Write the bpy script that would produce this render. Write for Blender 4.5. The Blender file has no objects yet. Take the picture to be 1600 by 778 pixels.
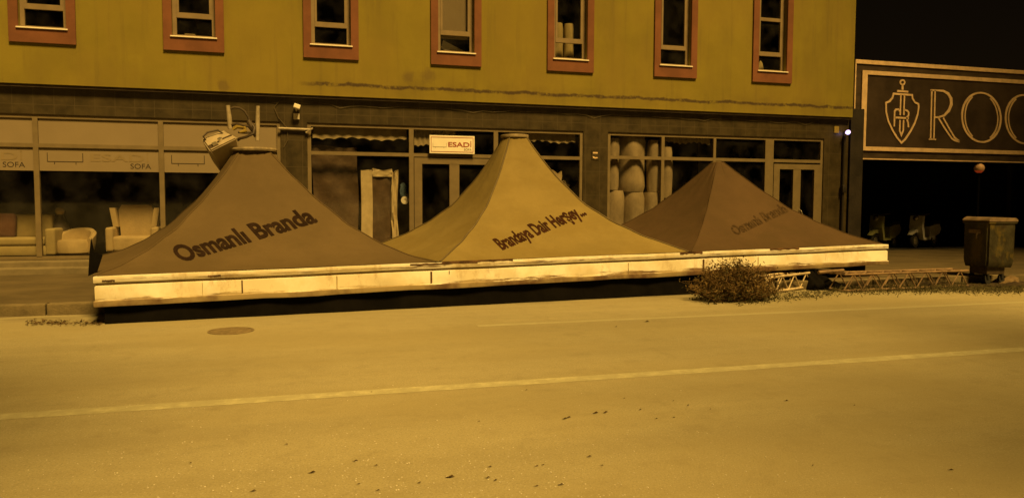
import bpy, bmesh, math, random
import numpy as np
from mathutils import Vector, Matrix
from mathutils.bvhtree import BVHTree

R = math.radians
PI = math.pi
rnd = random.Random(7)
scene = bpy.context.scene
COL = scene.collection

# ------------------------------------------------------------------ camera
F_PX, CAM_H = 1200.0, 1.5            # focal length in photo pixels (1600 wide)
YAW, PITCH, ROLL = R(16.4), R(3.53), R(0.2)
fw = Vector((math.sin(YAW)*math.cos(PITCH), math.cos(YAW)*math.cos(PITCH), -math.sin(PITCH)))
rt0 = Vector((math.cos(YAW), -math.sin(YAW), 0))
up0 = rt0.cross(fw)
rt = rt0*math.cos(ROLL) + up0*math.sin(ROLL)
up = -rt0*math.sin(ROLL) + up0*math.cos(ROLL)
CAM = Vector((0, 0, CAM_H))
cd = bpy.data.cameras.new('camera')
cam = bpy.data.objects.new('camera', cd)
COL.objects.link(cam)
cd.sensor_width = 36.0
cd.lens = 36.0*F_PX/1600.0
cd.clip_start, cd.clip_end = 0.05, 2000
cam.matrix_world = Matrix((
    (rt.x, up.x, -fw.x, 0), (rt.y, up.y, -fw.y, 0), (rt.z, up.z, -fw.z, CAM_H), (0, 0, 0, 1)))
scene.camera = cam

# ------------------------------------------------------------------ sky, sun, exposure
SUN_DIR = Vector((0.15, -0.53, 0.82)).normalized()     # towards the street light side
SUN_EL = math.asin(SUN_DIR.z)
SUN_ROT = math.atan2(SUN_DIR.x, SUN_DIR.y)
W = bpy.data.worlds.new('World')
scene.world = W
W.use_nodes = True
wn, wl = W.node_tree.nodes, W.node_tree.links
wn.clear()
sky = wn.new('ShaderNodeTexSky'); sky.sky_type = 'NISHITA'; sky.sun_disc = False
sky.sun_elevation = SUN_EL; sky.sun_rotation = SUN_ROT
tint = wn.new('ShaderNodeMix'); tint.data_type = 'RGBA'; tint.blend_type = 'MULTIPLY'
tint.inputs[0].default_value = 1.0
tint.inputs[7].default_value = (1.0, 0.42, 0.12, 1)    # night haze over a sodium-lit town
bgn = wn.new('ShaderNodeBackground'); bgn.inputs[1].default_value = 0.0009
wo = wn.new('ShaderNodeOutputWorld')
wl.new(sky.outputs[0], tint.inputs[6]); wl.new(tint.outputs[2], bgn.inputs[0]); wl.new(bgn.outputs[0], wo.inputs[0])
sd = bpy.data.lights.new('sun', 'SUN')
sd.energy = 3.7
sd.color = (1.0, 0.602, 0.152)
sd.angle = R(14)
sun = bpy.data.objects.new('sun', sd)
COL.objects.link(sun)
sun.rotation_euler = (-SUN_DIR).to_track_quat('-Z', 'Y').to_euler()
sun.location = (0, -5, 20)
vs = scene.view_settings
vs.view_transform = 'Standard'; vs.look = 'None'; vs.exposure = 1.0; vs.gamma = 1.0; vs.use_curve_mapping = False
scene.cycles.max_bounces = 6
scene.cycles.transparent_max_bounces = 12
scene.cycles.caustics_reflective = False; scene.cycles.caustics_refractive = False
scene.cycles.use_denoising = True

# ------------------------------------------------------------------ helpers
def ray(x, y):
    return fw + rt*((x-800)/F_PX) - up*((y-389)/F_PX)
def at_z(x, y, z=0.0):
    r = ray(x, y); return CAM + r*((z-CAM_H)/r.z)
def at_y(x, y, Y):
    r = ray(x, y); return CAM + r*(Y/r.y)

class MB:
    def __init__(self): self.bm = bmesh.new()
    def v(self, *p): return self.bm.verts.new(p if len(p) == 3 else p[0])
    def f(self, vs):
        try: return self.bm.faces.new(vs)
        except ValueError: return None
    def poly(self, pts): return self.f([self.v(p) for p in pts])
    def box(self, x0, x1, y0, y1, z0, z1, bev=0.0, mat=None, seg=2):
        b = bmesh.new()
        r = bmesh.ops.create_cube(b, size=1.0)
        for q in b.verts:
            q.co = Vector(((x0+x1)/2+q.co.x*(x1-x0), (y0+y1)/2+q.co.y*(y1-y0), (z0+z1)/2+q.co.z*(z1-z0)))
        if bev > 0:
            bmesh.ops.bevel(b, geom=b.edges[:]+b.verts[:], offset=bev, segments=seg, affect='EDGES', profile=0.6)
        self.merge(b, mat); return self
    def merge(self, b, mat=None):
        m = {}
        for q in b.verts:
            m[q] = self.bm.verts.new((mat @ q.co) if mat else q.co)
        for fc in b.faces:
            self.f([m[q] for q in fc.verts])
        b.free()
    def tube(self, pts, r, n=8, cap=True):
        pts = [Vector(p) for p in pts]
        rings = []
        rr = r if isinstance(r, (list, tuple)) else [r]*len(pts)
        prev = None
        for i, p in enumerate(pts):
            d = (pts[min(i+1, len(pts)-1)] - pts[max(i-1, 0)])
            d = d.normalized() if d.length > 1e-9 else Vector((0, 0, 1))
            if prev is None:
                a = d.orthogonal().normalized()
            else:
                a = prev - d*prev.dot(d)
                a = a.normalized() if a.length > 1e-6 else d.orthogonal().normalized()
            prev = a
            b = d.cross(a)
            rings.append([self.v(p + a*math.cos(2*PI*k/n)*rr[i] + b*math.sin(2*PI*k/n)*rr[i]) for k in range(n)])
        for i in range(len(rings)-1):
            for k in range(n):
                self.f([rings[i][k], rings[i][(k+1) % n], rings[i+1][(k+1) % n], rings[i+1][k]])
        if cap:
            self.f(rings[0][::-1]); self.f(rings[-1])
        return self
    def lathe(self, prof, n=24, mat=None, wob=None):
        b = bmesh.new(); rings = []
        for i, (r, z) in enumerate(prof):
            ring = []
            for k in range(n):
                a = 2*PI*k/n
                q = r*(wob(a, z) if wob else 1)
                ring.append(b.verts.new((q*math.cos(a), q*math.sin(a), z)))
            rings.append(ring)
        for i in range(len(rings)-1):
            for k in range(n):
                b.faces.new([rings[i][k], rings[i][(k+1) % n], rings[i+1][(k+1) % n], rings[i+1][k]])
        b.faces.new(rings[0][::-1]); b.faces.new(rings[-1])
        self.merge(b, mat); return self
    def prism(self, outline, y0, y1, mat=None):
        """outline in (x, z), extruded along y"""
        b = bmesh.new()
        A = [b.verts.new((x, y0, z)) for x, z in outline]
        B = [b.verts.new((x, y1, z)) for x, z in outline]
        n = len(A)
        b.faces.new(A); b.faces.new(B[::-1])
        for i in range(n):
            b.faces.new([A[i], B[i], B[(i+1) % n], A[(i+1) % n]])
        self.merge(b, mat); return self
    def build(self, name, m, parent=None, smooth=False, angle=40):
        bmesh.ops.recalc_face_normals(self.bm, faces=self.bm.faces[:])
        me = bpy.data.meshes.new(name)
        self.bm.to_mesh(me); self.bm.free()
        me.materials.append(m)
        o = bpy.data.objects.new(name, me)
        COL.objects.link(o)
        if parent: o.parent = parent
        if smooth:
            me.polygons.foreach_set('use_smooth', [True]*len(me.polygons))
            me.set_sharp_from_angle(angle=R(angle))
        return o

def tag(o, label=None, cat=None, group=None, kind=None):
    if label: o['label'] = label
    if cat: o['category'] = cat
    if group: o['group'] = group
    if kind: o['kind'] = kind
    return o
def empty(name, loc, label=None, cat=None, group=None, rz=0.0, kind=None):
    o = bpy.data.objects.new(name, None); COL.objects.link(o)
    o.empty_display_size = 0.2
    o.location = loc; o.rotation_euler = (0, 0, rz)
    return tag(o, label, cat, group, kind)

def text_polys(s, spacing=1.0, bold=0.0):
    """text as a list of triangles/polys in 2D: x 0..1 over its length, y = 1 at cap height"""
    cu = bpy.data.curves.new('lettering_source', 'FONT')
    cu.body = s; cu.size = 1.0; cu.space_character = spacing; cu.offset = bold; cu.resolution_u = 4
    ob = bpy.data.objects.new('lettering_source', cu)
    COL.objects.link(ob)
    bpy.context.view_layer.update()
    dg = bpy.context.evaluated_depsgraph_get()
    me = bpy.data.meshes.new_from_object(ob.evaluated_get(dg))
    vs_ = [(v.co.x, v.co.y) for v in me.vertices]
    ps = [tuple(p.vertices) for p in me.polygons]
    bpy.data.objects.remove(ob); bpy.data.curves.remove(cu); bpy.data.meshes.remove(me)
    xs = [v[0] for v in vs_]
    x0, x1 = min(xs), max(xs)
    CAPH = 0.73
    return [((x-x0)/(x1-x0), y/CAPH) for x, y in vs_], ps, (x1-x0)/CAPH

def flat_text(mb, s, x0, x1, z0, h, y, bold=0.0, spacing=1.0):
    """text on a plane facing -Y"""
    v2, ps, _ = text_polys(s, spacing, bold)
    vv = [mb.v(x0+(x1-x0)*a, y, z0+h*b) for a, b in v2]
    for p in ps: mb.f([vv[i] for i in p])

# ------------------------------------------------------------------ materials
def mat(name, color, rough=0.8, var=0.15, scale=3.0, bump=0.0, bscale=60.0, metal=0.0, spec=0.3, color2=None, stretch=None, emit=None):
    m = bpy.data.materials.new(name); m.use_nodes = True
    nt = m.node_tree; n, l = nt.nodes, nt.links
    b = n['Principled BSDF']
    b.inputs['Roughness'].default_value = rough
    b.inputs['Metallic'].default_value = metal
    b.inputs['Specular IOR Level'].default_value = spec
    tc = n.new('ShaderNodeTexCoord')
    mp = n.new('ShaderNodeMapping')
    l.new(tc.outputs['Object'], mp.inputs[0])
    if stretch: mp.inputs['Scale'].default_value = stretch
    no = n.new('ShaderNodeTexNoise'); no.inputs['Scale'].default_value = scale; no.inputs['Detail'].default_value = 6; no.inputs['Roughness'].default_value = 0.65
    l.new(mp.outputs[0], no.inputs['Vector'])
    cr = n.new('ShaderNodeValToRGB')
    cr.color_ramp.elements[0].position = 0.38; cr.color_ramp.elements[1].position = 0.62
    c = Vector(color)
    lo = Vector(color2) if color2 else c*(1-var)
    hi = c*(1+var*0.6)
    cr.color_ramp.elements[0].color = (*lo, 1); cr.color_ramp.elements[1].color = (*hi, 1)
    l.new(no.outputs[0], cr.inputs[0]); l.new(cr.outputs[0], b.inputs['Base Color'])
    if bump > 0:
        nb = n.new('ShaderNodeTexNoise'); nb.inputs['Scale'].default_value = bscale; nb.inputs['Detail'].default_value = 4
        l.new(mp.outputs[0], nb.inputs['Vector'])
        bp = n.new('ShaderNodeBump'); bp.inputs['Strength'].default_value = bump; bp.inputs['Distance'].default_value = 0.02
        l.new(nb.outputs[0], bp.inputs['Height']); l.new(bp.outputs[0], b.inputs['Normal'])
    if emit:
        b.inputs['Emission Color'].default_value = (*emit[0], 1); b.inputs['Emission Strength'].default_value = emit[1]
    m['ramp'] = cr.name
    return m

def N(m): return m.node_tree.nodes, m.node_tree.links, m.node_tree.nodes['Principled BSDF']
def mixin(m, fac_socket, color, mode='MIX'):
    """lay a stain colour over a material's base colour where fac is 1"""
    n, l, b = N(m)
    src = b.inputs['Base Color'].links[0].from_socket
    mx = n.new('ShaderNodeMix'); mx.data_type = 'RGBA'; mx.blend_type = mode
    l.new(fac_socket, mx.inputs[0]); l.new(src, mx.inputs[6]); mx.inputs[7].default_value = (*color, 1)
    l.new(mx.outputs[2], b.inputs['Base Color'])
def noise(m, scale, detail=5, stretch=None, rough=0.6, coord='Object', offset=(0, 0, 0)):
    n, l, b = N(m)
    tc = n.new('ShaderNodeTexCoord'); mp = n.new('ShaderNodeMapping')
    if stretch: mp.inputs['Scale'].default_value = stretch
    mp.inputs['Location'].default_value = offset
    l.new(tc.outputs[coord], mp.inputs[0])
    t = n.new('ShaderNodeTexNoise'); t.inputs['Scale'].default_value = scale; t.inputs['Detail'].default_value = detail; t.inputs['Roughness'].default_value = rough
    l.new(mp.outputs[0], t.inputs['Vector'])
    return t.outputs[0]
def ramp(m, sock, a, b_, inv=False):
    n, l, b = N(m)
    r = n.new('ShaderNodeMapRange'); r.clamp = True
    r.inputs[1].default_value = a; r.inputs[2].default_value = b_
    r.inputs[3].default_value = 1.0 if inv else 0.0; r.inputs[4].default_value = 0.0 if inv else 1.0
    l.new(sock, r.inputs[0]); return r.outputs[0]
def math_(m, op, a, b_):
    n, l, b = N(m)
    q = n.new('ShaderNodeMath'); q.operation = op
    for i, s in enumerate((a, b_)):
        if isinstance(s, (int, float)): q.inputs[i].default_value = s
        else: l.new(s, q.inputs[i])
    return q.outputs[0]
def coord(m, axis, kind='Object'):
    n, l, b = N(m)
    tc = n.new('ShaderNodeTexCoord'); sx = n.new('ShaderNodeSeparateXYZ')
    l.new(tc.outputs[kind], sx.inputs[0]); return sx.outputs[axis]

def glass(name, tintc, refl=0.12, rough=0.03, dirt=0.06):
    m = bpy.data.materials.new(name); m.use_nodes = True
    n, l = m.node_tree.nodes, m.node_tree.links
    n.clear()
    tr = n.new('ShaderNodeBsdfTransparent'); tr.inputs[0].default_value = (*tintc, 1)
    gl = n.new('ShaderNodeBsdfGlossy'); gl.inputs['Roughness'].default_value = rough; gl.inputs[0].default_value = (0.8, 0.8, 0.8, 1)
    # Schlick reflectance, the same for both sides of the sheet
    ge = n.new('ShaderNodeNewGeometry'); dp = n.new('ShaderNodeVectorMath'); dp.operation = 'DOT_PRODUCT'
    l.new(ge.outputs['Normal'], dp.inputs[0]); l.new(ge.outputs['Incoming'], dp.inputs[1])
    def mth(op, a, b_=0.0):
        q = n.new('ShaderNodeMath'); q.operation = op
        for k_, s_ in enumerate((a, b_)):
            if isinstance(s_, (int, float)): q.inputs[k_].default_value = s_
            else: l.new(s_, q.inputs[k_])
        return q.outputs[0]
    fres = mth('ADD', mth('MULTIPLY', mth('POWER', mth('SUBTRACT', 1.0, mth('ABSOLUTE', dp.outputs['Value'])), 5.0), 0.92), 0.035)
    mx = n.new('ShaderNodeMixShader')
    l.new(fres, mx.inputs[0]); l.new(tr.outputs[0], mx.inputs[1]); l.new(gl.outputs[0], mx.inputs[2])
    df = n.new('ShaderNodeBsdfDiffuse'); df.inputs[0].default_value = (0.35, 0.33, 0.3, 1)
    tc = n.new('ShaderNodeTexCoord'); no = n.new('ShaderNodeTexNoise'); no.inputs['Scale'].default_value = 2.5; no.inputs['Detail'].default_value = 6
    l.new(tc.outputs['Object'], no.inputs['Vector'])
    mr = n.new('ShaderNodeMapRange'); mr.inputs[1].default_value = 0.4; mr.inputs[2].default_value = 0.7; mr.inputs[3].default_value = 0.0; mr.inputs[4].default_value = dirt
    l.new(no.outputs[0], mr.inputs[0])
    m2 = n.new('ShaderNodeMixShader')
    l.new(mr.outputs[0], m2.inputs[0]); l.new(mx.outputs[0], m2.inputs[1]); l.new(df.outputs[0], m2.inputs[2])
    o = n.new('ShaderNodeOutputMaterial'); l.new(m2.outputs[0], o.inputs[0])
    return m

M = {}
# asphalt: pale dusty town road, worn in the wheel tracks
M['road'] = mat('asphalt', (0.330, 0.300, 0.182), 0.85, 0.10, 0.35, 0.5, 130, spec=0.25, stretch=(0.5, 1.6, 1))
_m = M['road']
mixin(_m, math_(_m, 'MULTIPLY', ramp(_m, noise(_m, 0.9, 6, (0.08, 1.0, 1)), 0.46, 0.66), 0.42), (0.22, 0.195, 0.11))
mixin(_m, math_(_m, 'MULTIPLY', ramp(_m, noise(_m, 75, 2), 0.52, 0.62), 0.45), (0.18, 0.16, 0.10))
mixin(_m, math_(_m, 'MULTIPLY', ramp(_m, noise(_m, 70, 2, offset=(5, 3, 1)), 0.63, 0.68), 0.6), (0.5, 0.48, 0.45))
mixin(_m, math_(_m, 'MULTIPLY', ramp(_m, noise(_m, 2.2, 8, rough=0.75, offset=(2, 9, 0)), 0.54, 0.66), 0.30), (0.17, 0.145, 0.08))
mixin(_m, math_(_m, 'MULTIPLY', ramp(_m, noise(_m, 0.45, 4, (0.5, 1.0, 1), offset=(1.5, 4, 0)), 0.45, 0.60), 0.55), (0.27, 0.235, 0.125))
mixin(_m, math_(_m, 'MULTIPLY', ramp(_m, noise(_m, 5.0, 7, rough=0.8, offset=(7, 2, 0)), 0.50, 0.66), 0.35), (0.22, 0.19, 0.105))
# dirt line along the kerb
_y = coord(_m, 1)
_d = math_(_m, 'MULTIPLY', ramp(_m, _y, 10.55, 11.15), ramp(_m, noise(_m, 2.0, 6, (0.3, 1, 1)), 0.40, 0.55))
mixin(_m, math_(_m, 'MULTIPLY', _d, 0.7), (0.09, 0.075, 0.05))
M['pave'] = mat('pavement_concrete', (0.085, 0.066, 0.034), 0.9, 0.25, 1.2, 0.3, 60)
M['kerb'] = mat('kerb_stone', (0.13, 0.105, 0.058), 0.85, 0.35, 2.5, 0.4, 50)
M['step'] = mat('step_stone', (0.15, 0.125, 0.075), 0.7, 0.25, 2.0, 0.1, 40)
M['line'] = mat('worn_road_paint', (0.41, 0.39, 0.245), 0.8, 0.2, 6.0, 0.2, 100)
_m = M['line']
mixin(_m, math_(_m, 'MULTIPLY', ramp(_m, noise(_m, 7, 8, rough=0.8), 0.42, 0.56), 0.85), (0.315, 0.298, 0.185))
M['line2'] = mat('faded_road_paint', (0.335, 0.316, 0.200), 0.8, 0.1, 6.0, 0.2, 100)
_m = M['line2']
mixin(_m, math_(_m, 'MULTIPLY', ramp(_m, noise(_m, 2.2, 8, rough=0.8), 0.42, 0.52), 0.97), (0.318, 0.298, 0.186))
# yellow render with the damp crack
M['yellow'] = mat('yellow_render', (0.186, 0.154, 0.021), 0.9, 0.10, 0.9, 0.15, 90)
_m = M['yellow']
_x = coord(_m, 0); _z = coord(_m, 2)
mixin(_m, math_(_m, 'MULTIPLY', ramp(_m, noise(_m, 1.6, 5, (1, 1, 0.35), offset=(3, 1, 2)), 0.46, 0.62), 0.5), (0.150, 0.118, 0.022))
mixin(_m, math_(_m, 'MULTIPLY', ramp(_m, noise(_m, 0.5, 4, offset=(8, 1, 2)), 0.45, 0.60), 0.35), (0.21, 0.158, 0.028))
mixin(_m, math_(_m, 'MULTIPLY', ramp(_m, noise(_m, 1.3, 6, (5, 1, 0.3), offset=(2, 7, 1)), 0.54, 0.66), 0.22), (0.09, 0.07, 0.025))
_w = math_(_m, 'MULTIPLY', math_(_m, 'SUBTRACT', noise(_m, 1.1, 7, (1, 0, 0), rough=0.7), 0.5), 0.22)
_line = math_(_m, 'ABSOLUTE', math_(_m, 'SUBTRACT', math_(_m, 'SUBTRACT', _z, 3.90), _w), 0)
_thick = math_(_m, 'MULTIPLY', noise(_m, 3.5, 5, (1, 0, 0.3), offset=(7, 0, 0)), 0.075)
_fac = ramp(_m, math_(_m, 'SUBTRACT', _line, _thick), -0.02, 0.012, inv=True)
_fac = math_(_m, 'MULTIPLY', _fac, ramp(_m, _x, 0.25, 0.75))
_fac = math_(_m, 'MULTIPLY', _fac, ramp(_m, noise(_m, 5, 6, rough=0.8, offset=(1, 1, 1)), 0.33, 0.5))
_below = math_(_m, 'MULTIPLY', math_(_m, 'MULTIPLY', ramp(_m, _line, 0.0, 0.22, inv=True), ramp(_m, _x, 0.2, 0.8)), ramp(_m, noise(_m, 2.5, 5, offset=(4, 4, 4)), 0.42, 0.7))
mixin(_m, math_(_m, 'MULTIPLY', _below, 0.45), (0.085, 0.06, 0.018))
mixin(_m, math_(_m, 'MULTIPLY', _fac, 0.9), (0.045, 0.03, 0.018))
# two blotches of flaked paint over the crack
for bx, bz, br in ((2.52, 4.13, 0.17), (2.95, 4.16, 0.19), (-1.15, 3.78, 0.13)):
    dx = math_(_m, 'POWER', math_(_m, 'SUBTRACT', _x, bx), 2); dz = math_(_m, 'POWER', math_(_m, 'SUBTRACT', _z, bz), 2)
    dd = math_(_m, 'SQRT', math_(_m, 'ADD', dx, dz), 0)
    dd = math_(_m, 'ADD', dd, math_(_m, 'MULTIPLY', math_(_m, 'SUBTRACT', noise(_m, 6, 5), 0.5), 0.25))
    mixin(_m, math_(_m, 'MULTIPLY', ramp(_m, dd, br*0.4, br, inv=True), 0.5), (0.09, 0.062, 0.03))
M['surround'] = mat('terracotta_surround', (0.155, 0.062, 0.030), 0.85, 0.18, 2.0, 0.15, 80)
M['frame'] = mat('beige_metal_frame', (0.155, 0.122, 0.068), 0.55, 0.12, 4.0)
M['wframe'] = mat('window_frame_beige', (0.19, 0.145, 0.085), 0.6, 0.12, 4.0)
# dark glazed tile cladding with joints
M['tile'] = mat('dark_tile', (0.046, 0.036, 0.018), 0.35, 0.35, 3.0, spec=0.4)
_m = M['tile']; _n, _l, _b = N(_m)
_tc = _n.new('ShaderNodeTexCoord'); _mp = _n.new('ShaderNodeMapping'); _mp.inputs['Rotation'].default_value = (R(90), 0, 0)
_br = _n.new('ShaderNodeTexBrick'); _br.offset = 0.0; _br.inputs['Scale'].default_value = 1.0
_br.inputs['Brick Width'].default_value = 0.35; _br.inputs['Row Height'].default_value = 0.55; _br.inputs['Mortar Size'].default_value = 0.006
_br.inputs['Color1'].default_value = (0, 0, 0, 1); _br.inputs['Color2'].default_value = (0, 0, 0, 1); _br.inputs['Mortar'].default_value = (1, 1, 1, 1)
_l.new(_tc.outputs['Object'], _mp.inputs[0]); _l.new(_mp.outputs[0], _br.inputs['Vector'])
mixin(_m, math_(_m, 'MULTIPLY', _br.outputs['Color'], 0.75), (0.075, 0.06, 0.035))
M['glass'] = glass('shop_glass', (0.80, 0.80, 0.78), dirt=0.03)
M['darkglass'] = glass('dark_shop_glass', (0.55, 0.55, 0.55), dirt=0.02)
M['inside'] = mat('dark_interior', (0.030, 0.027, 0.025), 0.9, 0.2, 1.5)
M['insidefloor'] = mat('interior_floor', (0.05, 0.045, 0.04), 0.6, 0.2, 2)
M['banner'] = mat('cream_window_vinyl', (0.205, 0.165, 0.105), 0.7, 0.06, 1.0)
M['banner_ink'] = mat('brown_vinyl_ink', (0.035, 0.026, 0.018), 0.8, 0.1)
M['banner_faint'] = mat('faded_vinyl_ink', (0.203, 0.160, 0.090), 0.8, 0.05)
M['valance'] = mat('grey_beige_valance', (0.34, 0.28, 0.17), 0.95, 0.2, 3, 0.2, 30)
M['white'] = mat('white_panel', (0.74, 0.70, 0.60), 0.5, 0.05, 4)
M['red_ink'] = mat('rust_red_lettering', (0.30, 0.06, 0.025), 0.7, 0.1)
M['grey_ink'] = mat('grey_lettering', (0.28, 0.22, 0.15), 0.7, 0.1)
M['gold'] = mat('pale_gold_sign_trim', (0.62, 0.46, 0.29), 0.5, 0.15, 6)
M['signface'] = mat('dark_sign_face', (0.046, 0.033, 0.024), 0.45, 0.35, 1.2)
M['signedge'] = mat('sign_border_brown', (0.052, 0.037, 0.024), 0.55, 0.4, 2.0, stretch=(1, 1, 4))
M['black'] = mat('black_wall', (0.016, 0.015, 0.014), 0.8, 0.3, 1.0)
M['pillar'] = mat('dark_stone_pillar', (0.020, 0.016, 0.012), 0.7, 0.4, 2.0, 0.3, 30)
# canopy fabrics
def fabric(name, c, dirt, amt=0.4):
    m = mat(name, c, 0.85, 0.10, 1.1, 0.30, 7, spec=0.15)
    mixin(m, math_(m, 'MULTIPLY', ramp(m, noise(m, 1.3, 7, (0.8, 0.8, 2.0), rough=0.7, offset=(2, 5, 1)), 0.46, 0.62), amt), dirt)
    z = coord(m, 2)
    mixin(m, math_(m, 'MULTIPLY', math_(m, 'MULTIPLY', ramp(m, z, 0.60, 0.72, inv=True), ramp(m, noise(m, 3, 6), 0.35, 0.6)), 0.5), dirt)
    return m
M['fab_grey'] = fabric('taupe_tarpaulin', (0.094, 0.068, 0.034), (0.074, 0.054, 0.025))
M['fab_beige'] = fabric('beige_tarpaulin', (0.186, 0.146, 0.054), (0.145, 0.108, 0.032))
M['fab_brown'] = fabric('brown_tarpaulin', (0.070, 0.045, 0.023), (0.052, 0.036, 0.016))
M['ink1'] = mat('dark_brown_print', (0.020, 0.012, 0.008), 0.8, 0.25, 8, spec=0.03)
M['ink2'] = mat('dark_red_print', (0.034, 0.014, 0.008), 0.8, 0.25, 8, spec=0.03)
M['ink3'] = mat('faded_brown_print', (0.053, 0.035, 0.018), 0.8, 0.5, 14, spec=0.05)
M['seam'] = mat('brown_seam_welt', (0.11, 0.085, 0.04), 0.8, 0.2)
M['cap'] = mat('weathered_cap_metal', (0.24, 0.195, 0.12), 0.7, 0.4, 6, 0.3, 20)
# painted fascia with rust along its bottom lip, grooves and joints
M['fascia'] = mat('cream_painted_fascia', (0.66, 0.64, 0.56), 0.55, 0.06, 1.5)
_m = M['fascia']; _z = coord(_m, 2)
_rn = noise(_m, 2.2, 8, (0.35, 1, 5), rough=0.75)
_lowz = ramp(_m, _z, 0.225, 0.36, inv=True)
mixin(_m, math_(_m, 'MULTIPLY', ramp(_m, math_(_m, 'ADD', math_(_m, 'MULTIPLY', _lowz, 0.42), math_(_m, 'MULTIPLY', _rn, 1.0)), 0.66, 0.71), 0.95), (0.085, 0.038, 0.013))
_top = math_(_m, 'MULTIPLY', ramp(_m, math_(_m, 'ABSOLUTE', math_(_m, 'SUBTRACT', _z, 0.535), 0), 0.0, 0.07, inv=True), 0.35)
mixin(_m, math_(_m, 'MULTIPLY', ramp(_m, math_(_m, 'ADD', _top, math_(_m, 'MULTIPLY', noise(_m, 3.0, 8, (0.5, 1, 6), rough=0.75, offset=(9, 2, 4)), 0.9)), 0.72, 0.82), 0.85), (0.08, 0.042, 0.018))
mixin(_m, math_(_m, 'MULTIPLY', ramp(_m, noise(_m, 1.2, 5, offset=(3, 8, 2)), 0.46, 0.60), 0.55), (0.44, 0.37, 0.20))
mixin(_m, math_(_m, 'MULTIPLY', ramp(_m, noise(_m, 1.6, 8, (2.2, 1, 0.9), rough=0.75, offset=(1, 1, 5)), 0.54, 0.66), 0.5), (0.24, 0.16, 0.065))
mixin(_m, math_(_m, 'MULTIPLY', ramp(_m, math_(_m, 'ABSOLUTE', math_(_m, 'SUBTRACT', _z, 0.492), 0), 0.012, 0.020, inv=True), 0.6), (0.22, 0.15, 0.06))
M['rust'] = mat('rusty_steel', (0.085, 0.045, 0.02), 0.85, 0.5, 8, 0.4, 50)
M['joint'] = mat('dirty_joint', (0.42, 0.34, 0.18), 0.85, 0.5, 9)
M['shade_black'] = mat('black_for_shade_and_parts', (0.005, 0.0045, 0.004), 0.95, 0.3, 3, spec=0.05)  # near-black for the strip of under-roof shade and a few dark parts
M['boxwhite'] = mat('dirty_white_casing', (0.33, 0.28, 0.20), 0.5, 0.15, 5)
M['chrome'] = mat('bare_bright_metal', (0.75, 0.72, 0.65), 0.25, 0.1, 5, metal=0.9)
M['darkmetal'] = mat('dark_weathered_metal', (0.05, 0.036, 0.022), 0.6, 0.3, 6)
M['pipe'] = mat('grey_pipe', (0.30, 0.26, 0.19), 0.5, 0.25, 8)
M['cable'] = mat('pale_cable', (0.11, 0.085, 0.045), 0.6, 0.2)
M['yellowplastic'] = mat('yellow_plastic', (0.23, 0.17, 0.03), 0.6, 0.2)
M['sofa'] = mat('cream_upholstery', (0.33, 0.27, 0.13), 0.95, 0.12, 3, 0.2, 40)
M['sofa2'] = mat('beige_upholstery', (0.42, 0.33, 0.18), 0.95, 0.12, 3, 0.2, 40)
M['cushion'] = mat('red_brown_cushion', (0.085, 0.04, 0.026), 0.95, 0.2, 3)
M['foam'] = mat('cream_wrapped_foam', (0.31, 0.25, 0.16), 0.8, 0.25, 2.5, 0.5, 6, stretch=(1, 1, 0.6))
M['wrap'] = mat('brown_wrapped_board', (0.10, 0.068, 0.042), 0.45, 0.3, 3, 0.6, 7, spec=0.5)
M['plastic'] = mat('crumpled_clear_plastic', (0.56, 0.47, 0.30), 0.35, 0.15, 4, 0.25, 9, spec=0.5)
M['bluecloth'] = mat('blue_cloth', (0.10, 0.16, 0.24), 0.9, 0.3)
M['rail'] = mat('truss_paint', (0.20, 0.135, 0.08), 0.6, 0.4, 6)
M['railpale'] = mat('pale_truss_paint', (0.46, 0.38, 0.26), 0.6, 0.3, 6)
M['bin'] = mat('dark_green_bin_steel', (0.034, 0.031, 0.017), 0.55, 0.45, 3, 0.3, 12)
_m = M['bin']
mixin(_m, math_(_m, 'MULTIPLY', ramp(_m, noise(_m, 2.3, 6, offset=(0.4, 2, 1.3)), 0.54, 0.62), 0.7), (0.10, 0.075, 0.016))
mixin(_m, math_(_m, 'MULTIPLY', ramp(_m, noise(_m, 3.1, 6, offset=(5.4, 1, 3.3)), 0.56, 0.64), 0.7), (0.02, 0.012, 0.008))
M['binlid'] = mat('grey_bin_lid', (0.17, 0.125, 0.085), 0.5, 0.3, 4)
M['yellow2'] = mat('grey_render', (0.25, 0.23, 0.2), 0.9, 0.15, 0.5)
M['shadetreeleaf'] = mat('green_shade_tree_leaf', (0.06, 0.085, 0.03), 0.8, 0.3, 3)
M['ground_shade'] = mat('dark_ground_shade', (0.035, 0.024, 0.012), 0.95, 0.5, 6, 0.8, 25)  # dark brown that stands for shade on the ground by the truss
M['card'] = mat('brown_cardboard', (0.15, 0.105, 0.055), 0.9, 0.2, 4)
M['rubber'] = mat('black_rubber', (0.012, 0.012, 0.012), 0.8, 0.2)
M['twig'] = mat('dry_twig', (0.15, 0.095, 0.042), 0.9, 0.3, 10)
M['leaf'] = mat('dry_bush_leaf', (0.125, 0.082, 0.026), 0.85, 0.4, 4)
M['leafgreen'] = mat('dull_green_leaf', (0.046, 0.040, 0.012), 0.85, 0.4, 4)
M['litter'] = mat('dead_leaf', (0.085, 0.055, 0.024), 0.9, 0.4, 9)
M['chip'] = mat('pale_stone_chip', (0.55, 0.52, 0.44), 0.7, 0.2, 9)
M['iron'] = mat('cast_iron', (0.17, 0.13, 0.07), 0.6, 0.3, 14, 0.5, 60)
M['scooterwhite'] = mat('white_scooter_plastic', (0.62, 0.62, 0.60), 0.35, 0.05)
M['scootergreen'] = mat('lime_scooter_plastic', (0.26, 0.27, 0.12), 0.35, 0.1)
M['globe'] = mat('frosted_globe', (0.75, 0.50, 0.33), 0.3, 0.1)
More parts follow.
